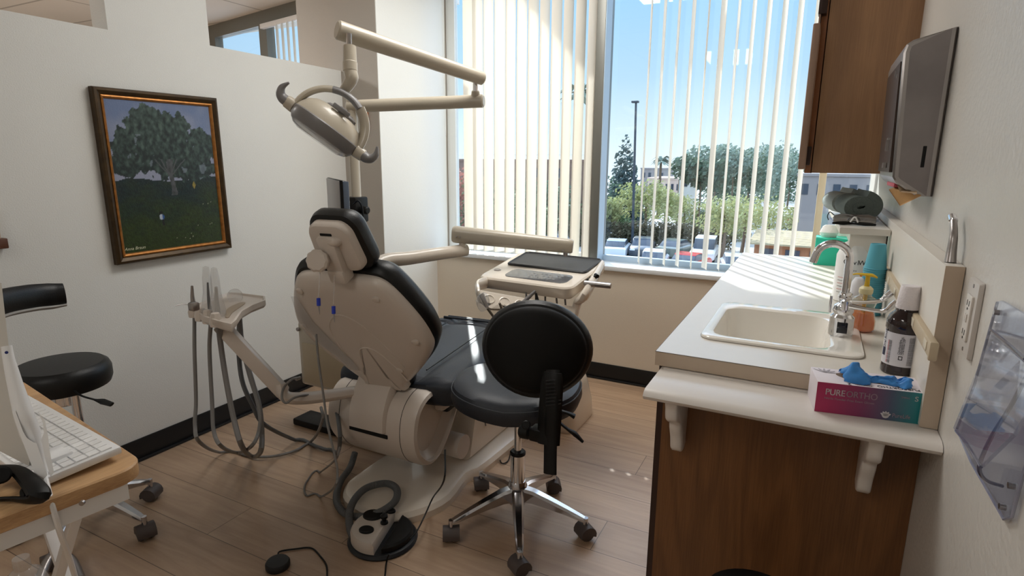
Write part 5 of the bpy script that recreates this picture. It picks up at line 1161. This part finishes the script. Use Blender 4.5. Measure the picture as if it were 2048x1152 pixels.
# small shelf on the right wall by the window
YSS = 1.95; zsh = oy(1680, 455, YSS).z
t = thing('corner_shelf', 'small white laminate shelf above the cups near the window', 'shelf', (.13, 2.4, .95)); xa_ = oy(1680, 455, YSS).x
bm = pad(BM(), [(xa_, YSS), (XR-.03, YSS), (XR-.03, 2.85), (xa_-.02, 2.85)], [(.002, zsh-.018), (0, zsh-.016), (0, zsh-.002), (.002, zsh)]); obj('board', bm, LAM, t)
bm = box(BM(), (xa_+.03, YSS+.03, ZC+.075), (XR-.035, YSS+.05, zsh-.018), bev=.001); obj('support_panel', bm, LAM, t)
obj('dark_edge', box(BM(), (XR-.0355, YSS+.029, ZC+.075), (XR-.032, YSS+.031, zsh-.018)), EDGE, t, smooth=False)
obj('cable_hook', tube(BM(), [oy(1668, 430, 2.25), oy(1660, 424, 2.24), oy(1655, 432, 2.23), oy(1657, 440, 2.23)], .0016, 6), BLACK, t)
zt4 = zsh
# rolled towels
def towel(c, r, L, ax, label, col, wid):
    tt = thing('rolled_towel', label, 'towel', tuple(c), 'rolled towels'); ax = V(ax).normalized(); sx_ = V((ax.y, -ax.x, 0)); bm = BM()
    inn, out = [], []; N = 90; turns = 2.2
    for i in range(N+1):
        a = 2*PI*turns*i/N; rad = r*(.16+.84*i/N); e_ = V((math.cos(a)*rad*1.12, math.sin(a)*rad*.9)); out.append(e_); inn.append(e_*((rad-r*.37)/rad))
    rings = []
    for s in (0, .02, .5, .98, 1):
        k_ = 1 if 0 < s < 1 else .97; o = c+ax*(L*(s-.5)); wob = .004*math.sin(s*9)
        rings.append([o+sx_*(p.x*k_+wob)+V((0, 0, p.y*k_)) for p in out+inn[::-1]])
    loft(bm, rings, cap0=False, cap1=False)
    n = len(rings[0]); bm.verts.ensure_lookup_table()
    for q in (0, 4):
        for i in range(N): a = bm.verts[q*n+i]; b = bm.verts[q*n+i+1]; cc2 = bm.verts[q*n+n-2-i]; d2_ = bm.verts[q*n+n-1-i]; bm.faces.new((a, b, cc2, d2_))
    obj('roll', bm, mat('towel_'+wid, col, .95, bump=.8, bscale=260), tt); return tt
tw = oy(1714, 385, 2.14); towel(V((tw.x-.0, 2.17, zt4+.054)), .056, .20, (-.12, 1, 0), 'dark grey-green rolled towel on the small shelf', (92, 102, 98), 'dark')
towel(V((tw.x-.035, 2.42, zt4+.052)), .054, .16, (-.2, 1, 0), 'paler rolled towel behind the dark one on the small shelf', (140, 150, 148), 'pale')
# goggles in a clear bag
t = thing('safety_glasses', 'clear safety glasses with dark rims lying in front of the towels', 'safety glasses', tuple(oy(1712, 432, 2.02))); g0 = oy(1712, 428, 2.03); gz = zt4
bm = BM(); gx = V((1, .0, 0)); o_g = V((g0.x-.002, 2.03, gz+.004))
obj('lens_shield', tube(BM(), [o_g+V((x, .02-abs(x)*.35*abs(x)*20, .014-.0*abs(x))) for x in (-.055, -.035, -.012, 0, .012, .035, .055)], [.010, .016, .014, .009, .014, .016, .010], 12, k=4, flat=(.25, 1)), clear_mat('smoky_lens', (130, 122, 116), .25, .05, .25, (90, 84, 80)), t)
obj('lower_rim', tube(BM(), [o_g+V((x, .012-abs(x)*.2, .001+.003*0)) for x in (-.057, -.03, 0, .03, .057)], [.003, .0045, .0025, .0045, .003], 8, k=5), BLACK, t)
obj('nose_bridge', tube(BM(), [o_g+V(p) for p in ((-.010, .004, .006), (-.004, .002, .018), (0, .002, .021), (.004, .002, .018), (.010, .004, .006))], .0022, 8, k=5), WPLAST, t)
obj('upper_rim', tube(BM(), [o_g+V((x, .024-abs(x)*.25, .026-abs(x)**2*3)) for x in (-.057, -.03, 0, .03, .057)], .002, 8, k=5), mat('smoke_rim', (90, 84, 82), .3), t)
for sg in (-1, 1): obj('temple', tube(BM(), [o_g+V((sg*.057, .01, .012)), o_g+V((sg*.066, .04, .012)), o_g+V((sg*.060, .075, .006))], .003, 8, k=5, flat=(.5, 1.4)), ACRYL, t)

# ---- things on the counter
def bottle_at(px, py, z=ZC): p = oz(px, py, z); return V((p.x, p.y, z))
# tissue box
p = oz(1648, 524, ZC); p1 = oz(1623, 513, ZC); t = thing('tissue_box', 'teal green tissue box at the back of the counter', 'tissue box', (.05, 2.62, ZC))
yb0 = 2.72; xl_ = oy(1621, 516, yb0).x; xr2 = oy(1690, 520, yb0).x; ztb = oy(1632, 474, yb0).z
obj('carton', box(BM(), (xl_+.012, yb0-.03, ZC), (xr2, yb0+.09, ztb), bev=.002), TEAL, t)
obj('tissue', pad(BM(), smooth_closed([(xl_+.03, yb0+.02), (xl_+.06, yb0+.01), (xl_+.085, yb0+.03), (xl_+.06, yb0+.05)], 4), [(0, ztb), (-.008, ztb+.02), (.002, ztb+.045), (.008, ztb+.05)]), mat('tissue_white', (238, 238, 236), .9, bump=.6, bscale=80), t)
# spray bottle-like white bottle behind
p = oy(1683, 470, 2.82); t = thing('white_bottle', 'white plastic bottle half hidden behind the tissue box', 'bottle', (p.x, 2.84, ZC))
obj('body', lathe(BM(), [(.034, 0), (.036, .01), (.036, .12), (.03, .15), (.016, .175), (.014, .19), (.0, .19)], (p.x, 2.86, ZC), (0, 0, 1), 24), mat('milky', (216, 226, 216), .35), t)
# wipes tub with its label
wx, wy = oz(1690, 590, ZC).x+.012, 2.02; wz = oy(1700, 488, 1.98).z
t = thing('wipes_tub', 'tall white wipes tub with a printed label behind the faucet', 'tub', (wx, wy, ZC))
rw = .052
obj('tub', lathe(BM(), [(rw-.004, 0), (rw, .004), (rw, .14), (rw-.004, .15), (rw*.8, .172), (rw*.45, .182), (0, .184)], (wx, wy, ZC), (0, 0, 1), 40), mat('tub_white', (236, 236, 234), .3), t)
tb = t.children[0]
INK = mat('black_ink', (22, 22, 24), .6); REDI = mat('red_ink', (190, 40, 40), .6)
def ring_text(s, c, r, z, ang0, size, m, parent, step=.62, up=False, name='lettering'):
    a = ang0
    wdt = {'i': .34, 'l': .34, 'I': .4, 'm': 1.2, 'w': 1.1, 'W': 1.3, ' ': .5, 'r': .6, 't': .55, 'f': .5}
    for chh in s:
        k_ = wdt.get(chh, 1)*step*size
        am = a + k_/r/2; rad = V((math.cos(am), math.sin(am), 0)); tan = V((-rad.y, rad.x, 0))
        if chh != ' ': text(chh, frame(V((c[0], c[1], 0))+rad*(r+.0003)+V((0, 0, z)), tan, (0, 0, 1)), size, m, parent, name, ext=.0001, ax='CENTER')
        a += k_/r
dirc = math.atan2(-wy, -wx)
ring_text('CaviWipes', (wx, wy), rw, ZC+.118, dirc-.62, .020, INK, tb)
ring_text('wipes', (wx, wy), rw, ZC+.098, dirc-.30, .008, INK, tb)
def ring_patch(c, r, z0, z1, a0, a1, m, parent, name, n=12, th=.0003):
    bm = BM(); rings = []
    for i in range(n+1):
        a = a0+(a1-a0)*i/n; d = V((math.cos(a), math.sin(a), 0)); o = V((c[0], c[1], 0)); rings.append([o+d*r+V((0, 0, z0)), o+d*(r+th)+V((0, 0, z0)), o+d*(r+th)+V((0, 0, z1)), o+d*r+V((0, 0, z1))])
    loft(bm, rings); return obj(name, bm, m, parent)
for i in range(6): ring_patch((wx, wy), rw, ZC+.03+i*.009, ZC+.031+i*.009, dirc-.9, dirc-.45, REDI if i % 2 else INK, tb, 'printed_line')
ring_patch((wx, wy), rw, ZC+.078, ZC+.092, dirc+.30, dirc+.50, mat('orange_print', (226, 140, 40), .5), tb, 'printed_emblem'); ring_patch((wx, wy), rw, ZC+.07, ZC+.085, dirc-.25, dirc-.1, INK, tb, 'printed_emblem')
# air freshener / white rounded dispenser
p = oz(1712, 630, ZC); t = thing('air_freshener', 'grey-white rounded air freshener standing behind the soap bottle', 'air freshener', (p.x, 1.86, ZC)); fx_ = oy(1712, 620, 1.86).x
bm = BM(); secs = [(0, .019, .026), (.004, .021, .028), (.055, .021, .028), (.085, .019, .026), (.098, .012, .018), (.101, .004, .008)]
loft(bm, [[V((fx_+x, 1.86+y, ZC+z)) for x, y in rr(hx, hy, hx*.8, 5)] for z, hx, hy in secs]); obj('body', bm, mat('off_white_shell', (214, 214, 218), .35), t)
obj('groove', box(BM(), (fx_-.0212, 1.835, ZC+.055), (fx_+.0212, 1.885, ZC+.0565)), GREYP, t)
# nested blue cups, standing rim-down
cx_, cy2 = oz(1743, 622, ZC).x, oz(1743, 622, ZC).y
cx_ = oy(1743, 600, 1.84).x; cy2 = 1.86; ctop = oy(1748, 488, 1.85).z
CUP = mat('turquoise_cup', (92, 176, 196), .5, transl=.12)
nc = 24; ch_ = .068; pitch_ = (ctop-ZC-ch_)/(nc-1)
def cup_bm():
    return lathe(BM(), [(.0265, 0), (.0285, .0005), (.0290, .0012), (.0285, .0019), (.0268, .0024), (.0190, ch_-.003), (.0182, ch_), (.016, ch_), (.015, ch_-.002), (0, ch_-.002)], (0, 0, 0), (0, 0, 1), 32)
bm = cup_bm()
cup0 = solo('paper_cup', bm, CUP, 'turquoise cup nested in the tall upside-down stack by the backsplash', 'cup', 'turquoise cups of the nested stack'); cup0.location = (cx_, cy2, ZC)
for i in range(1, nc):
    c = cup0.copy(); C.objects.link(c); c.location = (cx_+.0003*math.sin(i*1.9), cy2, ZC+i*pitch_)
ORD = 'top second third fourth fifth sixth seventh eighth ninth tenth eleventh twelfth thirteenth fourteenth fifteenth sixteenth seventeenth eighteenth nineteenth twentieth twenty-first twenty-second twenty-third bottom'.split()
for i, c in enumerate([cup0]+[o for o in bpy.data.objects if o.name.startswith('paper_cup.')]):
    k_ = round((c.location.z-ZC)/pitch_); c['label'] = 'turquoise cup, %s one counted down the upside-down nested stack' % ORD[nc-1-k_] if 0 < k_ < nc-1 else 'topmost turquoise cup of the upside-down nested stack' if k_ else 'bottom turquoise cup of the upside-down nested stack, on the counter'
# soap pump bottle
sx_, sy_ = oz(1720, 664, ZC).x, oz(1720, 664, ZC).y; sy_ += .02; sx_ = oy(1722, 655, sy_).x; zt5 = oy(1725, 548, sy_).z; hb_ = (zt5-ZC)*.66
t = thing('soap_bottle', 'clear pump bottle with orange soap beside the faucet', 'soap bottle', (sx_, sy_, ZC))
SOAP = mat('orange_soap', (252, 158, 24), .15, transl=.45); 
bp_ = [(.025, 0), (.030, .004), (.0295, .03), (.024, .055), (.0235, .07), (.027, .082), (.024, .092), (.014, .098), (.013, .104)]
kq = hb_/.104
obj('bottle', lathe(BM(), [(r, z*kq) for r, z in bp_], (sx_, sy_, ZC), (0, 0, 1), 28), clear_mat('bottle_plastic', (244, 240, 228), .12, .04, .10, (240, 236, 220)), t)
obj('soap', lathe(BM(), [(.0235, .002), (.028, .006), (.0275, .03*kq), (.0225, .052*kq), (0, .052*kq)], (sx_, sy_, ZC), (0, 0, 1), 28), SOAP, t)
YEL = mat('yellow_pump', (238, 206, 70), .35, transl=.3)
obj('collar', lathe(BM(), [(.014, 0), (.0155, .004), (.0155, .013), (.010, .019), (0, .019)], (sx_, sy_, ZC+hb_), (0, 0, 1), 24), mat('milky_yellow', (236, 226, 180), .4), t)
obj('pump_tube', cyl(BM(), (sx_, sy_, ZC+.02), (sx_, sy_, ZC+hb_+.002), .0045), YEL, t)
obj('pump_stem', cyl(BM(), (sx_, sy_, ZC+hb_+.015), (sx_, sy_, zt5-.004), .006, .005), YEL, t)
obj('pump_head', tube(BM(), [(sx_+.020, sy_-.004, zt5-.006), (sx_+.008, sy_-.002, zt5-.001), (sx_-.006, sy_, zt5-.001), (sx_-.022, sy_+.004, zt5-.001), (sx_-.032, sy_+.006, zt5-.004)], [.004, .008, .007, .0045, .0035], 12, k=4, flat=(1, .5)), YEL, t)
# brown mouthwash bottle
mb = oz(1795, 741, ZC); mx_, my_ = mb.x, 1.345; mx_ = oy(1797, 735, my_).x; zmt = oy(1815, 571, my_).z; hh_ = zmt-ZC
t = thing('rinse_bottle', 'dark brown bottle with white label and white cap at the counter front', 'bottle', (mx_, my_, ZC))
q_ = hh_/.178; rb_ = .0315
obj('bottle', lathe(BM(), [(rb_-.004, 0), (rb_, .003*q_), (rb_, .012*q_), (rb_-.0008, .016*q_), (rb_-.0008, .09*q_), (rb_+.0005, .092*q_), (rb_+.0006, .108*q_), (rb_-.003, .118*q_), (.021, .126*q_), (.0195, .129*q_), (.0205, .131*q_), (.019, .135*q_), (0, .135*q_)], (mx_, my_, ZC), (0, 0, 1), 40), mat('dark_brown_pet', (30, 12, 14), .12, coat=.6), t)
bt = t.children[0]
obj('cap', lathe(BM(), [(.0205, .133*q_), (.021, .135*q_), (.0165, .176*q_), (.0155, .178*q_), (0, .178*q_)], (mx_, my_, ZC), (0, 0, 1), 36), mat('ribbed_white_cap', (226, 220, 222), .5, bump=.4, bscale=240), t)
dm = math.atan2(-my_, -mx_); LBL = mat('label_white', (214, 212, 218), .45)
ring_patch((mx_, my_), rb_-.0008, ZC+.020*q_, ZC+.086*q_, dm-1.9, dm+1.9, LBL, bt, 'label', 40, .0006)
lb_ = bt.children[0]
def vtext(s, ang, z, size, m):   # text running up the bottle
    rad = V((math.cos(ang), math.sin(ang), 0)); tan = V((-rad.y, rad.x, 0)); text(s, frame(V((mx_, my_, z))+rad*(rb_+.0002), (0, 0, 1), -tan), size, m, lb_, ext=.0001)
vtext('Listerine' if 0 else 'Oral Rinse', dm-1.02, ZC+.05*q_, .009, mat('navy_ink', (28, 34, 66), .5))
for i in range(3): vtext('daily rinse aid in reducing plaque', dm-.75+i*.09, ZC+.024*q_, .0035, REDI if i == 0 else INK)
for i, s in enumerate(('Chlorhexidine', 'Gluconate 0.12%', 'Oral Rinse USP')): vtext(s, dm-.05+i*.10, ZC+.045*q_, .0052, INK)
for i in range(5): vtext('Directions for use: rinse for 30 seconds then expectorate', dm+.42+i*.07, ZC+.024*q_, .0024, INK)
ring_patch((mx_, my_), rb_, ZC+.036*q_, ZC+.052*q_, dm-1.25, dm-.98, mat('navy_ink', (28, 34, 66), .5), lb_, 'blue_block', 8, .0005)
ring_patch((mx_, my_), rb_, ZC+.034*q_, ZC+.042*q_, dm-.10, dm+.12, INK, lb_, 'printed_square', 6, .0003); ring_patch((mx_, my_), rb_, ZC+.0355*q_, ZC+.0405*q_, dm-.06, dm+.08, LBL, lb_, 'printed_square', 6, .0005)

# glove box
gA, gB = oz(1628, 822, ZS), oz(1848, 850, ZS); gA.y = gA.y; ug = (gB-gA); LG = ug.length; ug.normalize()
hG = (oz(1632, 770, ZS+.055)-gA).length; gh = .0575
t = thing('glove_box', 'magenta-to-teal box of nitrile gloves on the white bracket shelf', 'glove box', tuple((gA+gB)/2))
MG = frame(gA, ug, V((-ug.y, ug.x, 0))); DG = .083
def grad_mat():
    m = bpy.data.materials.new('magenta_teal_print'); m.use_nodes = True; n = m.node_tree; b = n.nodes['Principled BSDF']
    tcn = n.nodes.new('ShaderNodeTexCoord'); s_ = n.nodes.new('ShaderNodeSeparateXYZ'); n.links.new(tcn.outputs['Generated'], s_.inputs[0])
    r = n.nodes.new('ShaderNodeValToRGB'); n.links.new(s_.outputs['X'], r.inputs[0]); E_ = r.color_ramp.elements
    E_[0].position = .1; E_[0].color = lin((168, 40, 88))+(1,); E_[1].position = .95; E_[1].color = lin((26, 132, 136))+(1,)
    for p_, c_ in ((.42, (128, 50, 92)), (.68, (76, 84, 110))): q = E_.new(p_); q.color = lin(c_)+(1,)
    n.links.new(r.outputs[0], b.inputs['Base Color']); b.inputs['Roughness'].default_value = .45; return m
obj('carton', box(BM(), (0, 0, 0), (LG, DG, gh), MG, bev=.0006), mat('white_card', (226, 218, 224), .5), t)
cb_ = t.children[0]
obj('front_print', box(BM(), (.0004, -.0006, .0004), (LG-.0004, .0002, gh-.0004), MG), grad_mat(), cb_, smooth=False)
ox_ = [(LG*.22, DG*.62), (LG*.30, DG*.40), (LG*.5, DG*.30), (LG*.75, DG*.30), (LG*.9, DG*.42), (LG*.8, DG*.62), (LG*.5, DG*.78), (LG*.3, DG*.76)]
obj('opening', pad(BM(), smooth_closed(ox_, 4), [(0, gh-.0004), (0, gh+.0006)], MG), mat('brown_inside', (120, 100, 84), .8), cb_)
SIL = mat('silver_print', (205, 200, 202), .4); SILD = mat('grey_print', (150, 128, 140), .4)
MFp = MG @ Matrix(((1, 0, 0, 0), (0, 0, -1, -.0008), (0, 1, 0, 0), (0, 0, 0, 1)))
def gt(s, x, z, size, m, sx=1): return text(s, MFp @ Matrix.Translation((x, z, 0)), size, m, cb_, sx=sx, ext=.0002)
for dx in (0, .0003): gt('PURE', .014+dx, gh-.0225, .0165, SIL, .84)
for dx in (0, .0003): gt('ORTHO', .0475+dx, gh-.0225, .0165, SILD, .84)
gt('Nitrile Powder-Free Exam Gloves', .0135, gh-.031, .0058, SILD); gt('SMALL', LG-.040, gh-.013, .0045, SILD)
for dx in (0, .0003): gt('S', LG-.020+dx, gh-.016, .0125, SIL)
gt('PureLife', LG-.050, .0075, .0105, SILD, .8)
bm = BM()
for i in range(5):
    a = math.radians(30+i*30); pad(bm, smooth_closed([(0, 0), (.0024, .004), (0, .0095), (-.0024, .004)], 3), [(0, 0), (0, .0004)], MFp @ Matrix.Translation((LG-.060, .008, 0)) @ Matrix.Rotation(a-PI/2, 4, 'Z'))
pad(bm, [(.0055*math.cos(a), .0045*math.sin(a)) for a in [PI+PI*i/10 for i in range(11)]], [(0, 0), (0, .0004)], MFp @ Matrix.Translation((LG-.060, .0085, 0)))
obj('leaf_emblem', bm, SIL, cb_, smooth=False)
MTp = MG @ Matrix.Translation((0, 0, gh+.0003))
text('PUREORTHO', MTp @ Matrix.Translation((LG-.010, .014, 0)) @ Matrix.Rotation(PI, 4, 'Z'), .0125, INK, cb_, sx=.9)
text('2', MTp @ Matrix.Translation((.055, .008, 0)) @ Matrix.Rotation(PI, 4, 'Z'), .012, INK, cb_); text('gloves by weight', MTp @ Matrix.Translation((.088, .006, 0)) @ Matrix.Rotation(PI, 4, 'Z'), .004, SILD, cb_)
bm = BM()
for i in range(6):
    a = math.radians(100+i*25); pad(bm, smooth_closed([(0, 0), (.0022, .012), (0, .024), (-.0022, .012)], 3), [(0, 0), (0, .0003)], MTp @ Matrix.Translation((.020, .055, 0)) @ Matrix.Rotation(a-PI, 4, 'Z'))
obj('leaf_emblem', bm, mat('pale_grey_print', (178, 172, 180), .5), cb_, smooth=False)
# the glove pulled half out: crumpled sheet
gl = bpy.data.meshes.new('nitrile_glove'); NU, NV = 60, 22; vs = []
for j in range(NV+1):
    for i in range(NU+1):
        u, v = i/NU, j/NV; x = LG*(.26+.62*u); hgt = .028*math.exp(-((u-.18)/.17)**2)+.011*math.exp(-((u-.66)/.2)**2)+.012*math.exp(-((u-.97)/.06)**2)
        wid = .030*(1-.55*u)+.008*math.sin(u*9); y = DG*(.50-.12*u)+(v-.5)*wid*2*.9
        bell = math.sin(PI*v)**.6; z = .001+hgt*bell+noise.noise(V((u*7, v*4, 1)))*.008*bell+noise.noise(V((u*17, v*9, 5)))*.003
        x += noise.noise(V((u*5, v*5, 9)))*.012; y += noise.noise(V((u*6, v*3, 13)))*.010
        vs.append(tuple(MG @ V((x, y, gh+max(z, .0008)))))
gl.from_pydata(vs, [], [(j*(NU+1)+i, j*(NU+1)+i+1, (j+1)*(NU+1)+i+1, (j+1)*(NU+1)+i) for j in range(NV) for i in range(NU)])
for p_ in gl.polygons: p_.use_smooth = True
gl.materials.append(mat('blue_nitrile', (72, 152, 226), .5, transl=.25, vary=.1, vscale=60)); go = bpy.data.objects.new('nitrile_glove', gl); C.objects.link(go)
m_ = go.modifiers.new('thickness', 'SOLIDIFY'); m_.thickness = .0006
tag(go, 'crumpled blue nitrile glove poking out of the glove box', 'glove')

# power strip on the backsplash
t = thing('power_strip', 'cream wiremold power strip along the foot of the backsplash', 'power strip', (.19, 1.5, .96)); 
zp0, zp1 = oy(1868, 726, 1.12).z if 0 else .965, 1.005
XS = .196
yq = ox(1870, 700, XS-.012).y+.05; zq = ox(1870, 700, XS-.012).z; yq2 = ox(1775, 575, XS-.012).y; zq2 = ox(1775, 575, XS-.012).z
zm = (zq+zq2)/2
obj('channel', box(BM(), (XS-.010, yq, zm-.014), (XS+.002, 2.6, zm+.014), bev=.003), mat('wiremold_cream', (196, 180, 154), .4), t)
sp_ = t.children[0]
obj('end_cap', box(BM(), (XS-.0115, yq-.003, zm-.016), (XS+.001, yq+.006, zm+.016), bev=.003), mat('wiremold_cream', (196, 180, 154), .4), t)
for i in range(5): o_ = obj('socket', box(BM(), (XS-.0115, yq+.03+i*.155, zm-.008), (XS-.0095, yq+.058+i*.155, zm+.008), bev=.001), mat('socket_cream', (214, 204, 184), .4), sp_)
# wall outlet
yo0, yo1 = .975, 1.055; q = ox(1955, 572, XR-.004), ox(1945, 708, XR-.004); yo = (ox(1940, 640, XR-.004).y); zo = ox(1945, 640, XR-.004).z
t = thing('wall_outlet', 'grey-white duplex safety outlet on the right wall', 'outlet', (XR-.004, yo, zo)); MO = frame((XR-.0005, yo, zo), (0, -1, 0), (0, 0, 1))
obj('plate', pad(BM(), rr(.033, .057, .003, 3), [(0, 0), (0, .003), (.002, .006)], MO), mat('outlet_plate', (200, 194, 188), .35), t)
obj('socket_insert', pad(BM(), rr(.0165, .034, .002, 3), [(0, .005), (0, .0085), (.001, .009)], MO), mat('outlet_insert', (214, 208, 200), .35), t)
bm = BM()
for y in (-.022, .022):
    for x in (-.006, .006): box(bm, (x-.001, y-.004, .0088), (x+.001, y+.004, .0094), MO)
    cyl(bm, MO @ V((0, y-.0085, .0088)), MO @ V((0, y-.0085, .0094)), .002, seg=8)
obj('slot', bm, BLACKM, t.children[1]); obj('test_button', box(BM(), (-.007, -.006, .0088), (-.001, .006, .0104), MO), BLACK if 0 else mat('outlet_insert', (214, 208, 200), .35), t.children[1]); obj('test_button', box(BM(), (.001, -.006, .0088), (.007, .006, .0104), MO), mat('outlet_insert', (214, 208, 200), .35), t.children[1])
for y in (-.048, .048): obj('screw', cyl(BM(), MO @ V((0, y, .005)), MO @ V((0, y, .0068)), .003, seg=10), STEEL, t)
# spare dental handpiece hanging on the backsplash top
q0, q1 = ox(1902, 516, .208), ox(1892, 440, .208)
t = thing('metal_handpiece', 'grey metal dental handpiece standing on top of the backsplash', 'handpiece', tuple(q0)); b0 = V((.208, max(q0.y, 1.19), 1.128))
obj('body', tube(BM(), [b0, b0+V((0, .004, .018)), b0+V((0, .008, .042)), b0+V((0, .022, .060)), b0+V((0, .034, .070))], [.0085, .0075, .0062, .0055, .005], 14, k=5), STEEL, t)
obj('head', cyl(BM(), b0+V((0, .028, .066)), b0+V((0, .046, .074)), .0065, bev=.002), CHROME, t)
# paper towel dispenser
XD = .132; y0, y1, z0, z1 = 1.57, 1.90, 1.225, 1.567
t = thing('towel_dispenser', 'stainless steel paper towel dispenser on the right wall', 'towel dispenser', ((XD+XR)/2, 1.7, z0))
bm = BM(); side = [(XR-.001, z1), (XD+.015, z1-.020), (XD+.004, z1-.028), (XD, z1-.045), (XD+.012, z0+.035), (XD+.02, z0+.022), (XR-.03, z0-.006), (XR-.001, z0-.006)]
loft(bm, [[V((x, y, z)) for x, z in inset(side, i_)] for y, i_ in ((y0, .004), (y0+.004, 0), (y1-.004, 0), (y1, .004))]); obj('case', bm, STEEL, t, angle=25)
cs_ = t.children[0]
s2_ = inset(side, .011); bm = BM(); loft(bm, [[V((x, y, z)) for x, z in s2_] for y in (y0-.0006, y0+.0015)]); obj('side_panel', bm, mat('steel_dull', (140, 134, 134), .4, .9, vary=.18, vscale=6), cs_)
zs_ = ox(1848, 300, .18).z; sl0 = oy(1849, 292, y0).z; sl1 = oy(1845, 335, y0).z; xs = oy(1847, 315, y0).x
obj('level_slot', box(BM(), (xs-.0035, y0-.0015, sl1), (xs+.0035, y0+.001, sl0), bev=.001), BLACKM, cs_)
obj('rivet', cyl(BM(), oy(1873, 381, y0)-V((0, .002, 0)), oy(1873, 381, y0)+V((0, .002, 0)), .004, seg=12), STEEL, cs_)
bm = BM(); fxx = lambda z: XD+.002+(.010)*(1-(z-z0)/(z1-z0)); 
fp = [V((XD+.003, y0+.02, z1-.06)), V((XD+.003, y1-.02, z1-.06)), V((XD+.010, y1-.02, z0+.045)), V((XD+.010, y0+.02, z0+.045))]
loft(bm, [[p-V((.0045, 0, 0)) for p in fp], [p-V((-.002, 0, 0)) for p in fp]]); obj('front_panel', bm, mat('dark_bronze_front', (70, 56, 50), .35, .5), cs_)
bm = BM()
for (yy, zz, hy, hz) in ((y0+.06, z1-.085, .004, .004), (y0+.10, z1-.075, .003, .006), (y0+.07, z0+.12, .012, .002), (y0+.09, z0+.105, .002, .012), (y0+.10, z0+.06, .012, .006)): obj('worn_mark', box(BM(), (XD-.0025, yy-hy, zz-hz), (XD+.004, yy+hy, zz+hz)), STEEL, cs_, smooth=False)

tw2 = thing('paper_towel', 'brown folded paper towel hanging out of the dispenser', 'paper towel', (.165, 1.56, 1.19)); KR = mat('kraft_paper', (188, 148, 100), .8, vary=.08, vscale=30)
A1, A2, A3, A4 = oy(1778, 380, 1.62), oy(1800, 412, 1.60), oy(1842, 392, 1.56), oy(1806, 372, 1.66)
bm = BM(); loft(bm, [[A1, A2, A3, A4], [p+V((0, .002, .002)) for p in (A1, A2, A3, A4)]]); obj('hanging_corner', bm, KR, tw2, smooth=False)
B1_, B2_, B3_, B4_ = oy(1795, 372, 1.58), oy(1800, 384, 1.58), oy(1834, 388, 1.55), oy(1832, 378, 1.60)
bm = BM(); loft(bm, [[B1_, B2_, B3_, B4_], [p+V((0, .003, .003)) for p in (B1_, B2_, B3_, B4_)]]); obj('folded_edge', bm, mat('pale_kraft', (196, 170, 140), .8), tw2, smooth=False)
C1_ = oy(1773, 362, 1.80); C2_ = oy(1797, 372, 1.70); bm = box(BM(), (C1_.x, 1.62, C2_.z-.001), (C2_.x, 1.78, C1_.z), bev=.002); solo('card_pack', bm, mat('rose_card', (176, 76, 88), .6), 'rose-red packet edge showing under the towel dispenser', 'packet')

# clear acrylic file holder on the right wall
AC = lambda px, py, x=XR-.006: ox(px, py, x)
t = thing('file_holder', 'clear acrylic file holder screwed to the right wall', 'file holder', (XR-.006, .9, .9))
bp4 = [AC(1992, 604), AC(1946, 770), AC(1911, 858), AC(1940, 925), AC(2004, 1038), AC(2020, 1034), AC(2048, 930), AC(2110, 700), AC(2110, 665), AC(2002, 601)]
def xplate(pts, th): bm = BM(); loft(bm, [[p for p in pts], [p-V((th, 0, 0)) for p in pts]]); return bm
yA, yB = AC(1985, 640).y, AC(1985, 640).y-.26
back = [V((XR-.003, y, z)) for y, z in ((yA, 1.112), (yA, .90), (yA-.075, .84), (yA-.30, .84), (yA-.30, 1.112))]
pts = [V((XR-.003, p.y, p.z)) for p in bp4]
obj('back_plate', xplate(pts, .003), ACRYL, t, smooth=False)
BLUEE = mat('acrylic_edge', (100, 102, 130), .15, trans=.3)
obj('plate_edge', tube(BM(), [p-V((.0015, 0, 0)) for p in pts[:7]], .0017, 6, smooth=False), mat('acrylic_edge_pale', (176, 178, 196), .15, trans=.3), t)
# front pocket panel leaning out
fpn = [ox(1988, 672, .195), ox(2048, 722, .185), ox(2100, 760, .18), ox(2035, 870, .165), ox(1968, 935, .165), ox(1912, 858, .172)]
bm = BM(); nrm = V((-.94, 0, .3)); loft(bm, [[p for p in fpn], [p+nrm.normalized()*.003 for p in fpn]]); obj('front_panel', bm, ACRYL, t, smooth=False)
obj('panel_edge', tube(BM(), [ox(2060, 740, .184), ox(2020, 815, .178), ox(1985, 870, .172), ox(1962, 920, .168), ox(1960, 945, .172), ox(1975, 962, .185), ox(2004, 972, .205)], .0019, 8, k=5), BLUEE, t)
obj('upper_edge', tube(BM(), [ox(1983, 660, .215), ox(2010, 682, .20), ox(2050, 718, .187)], .0016, 8), BLUEE, t)
obj('lower_edge', tube(BM(), [ox(1912, 862, .17), ox(1935, 890, .168), ox(1962, 934, .166)], .0016, 8), BLUEE, t)
for px_, py_ in ((1995, 625), (2007, 1014), (2025, 972)): q = AC(px_, py_); obj('screw', cyl(BM(), q+V((.002, 0, 0)), q-V((.004, 0, 0)), .0035, seg=12), STEEL, t)
# bin at the bottom edge
bn = oz(1520, 1170, .35); t = thing('waste_bin', 'black round waste bin just showing at the bottom edge before the oak cabinet', 'bin', (bn.x, bn.y, 0))
tp2 = oy(1510, 1141, .93); R5 = .085
bx, by, bz = at(1518, 1160, .98).x, .95, tp2.z-.062
obj('body', lathe(BM(), [(.06, 0), (.07, .03), (.08, bz-.02), (.08, bz), (.075, bz), (.07, .04), (0, .03)], (bx, by-.02, 0), (0, 0, 1), 36), BLACK, t)
obj('rim', lathe(BM(), [(.08, bz-.008), (.085, bz-.004), (.083, bz+.004), (.073, bz+.003)], (bx, by-.02, 0), (0, 0, 1), 36), BLACK, t)
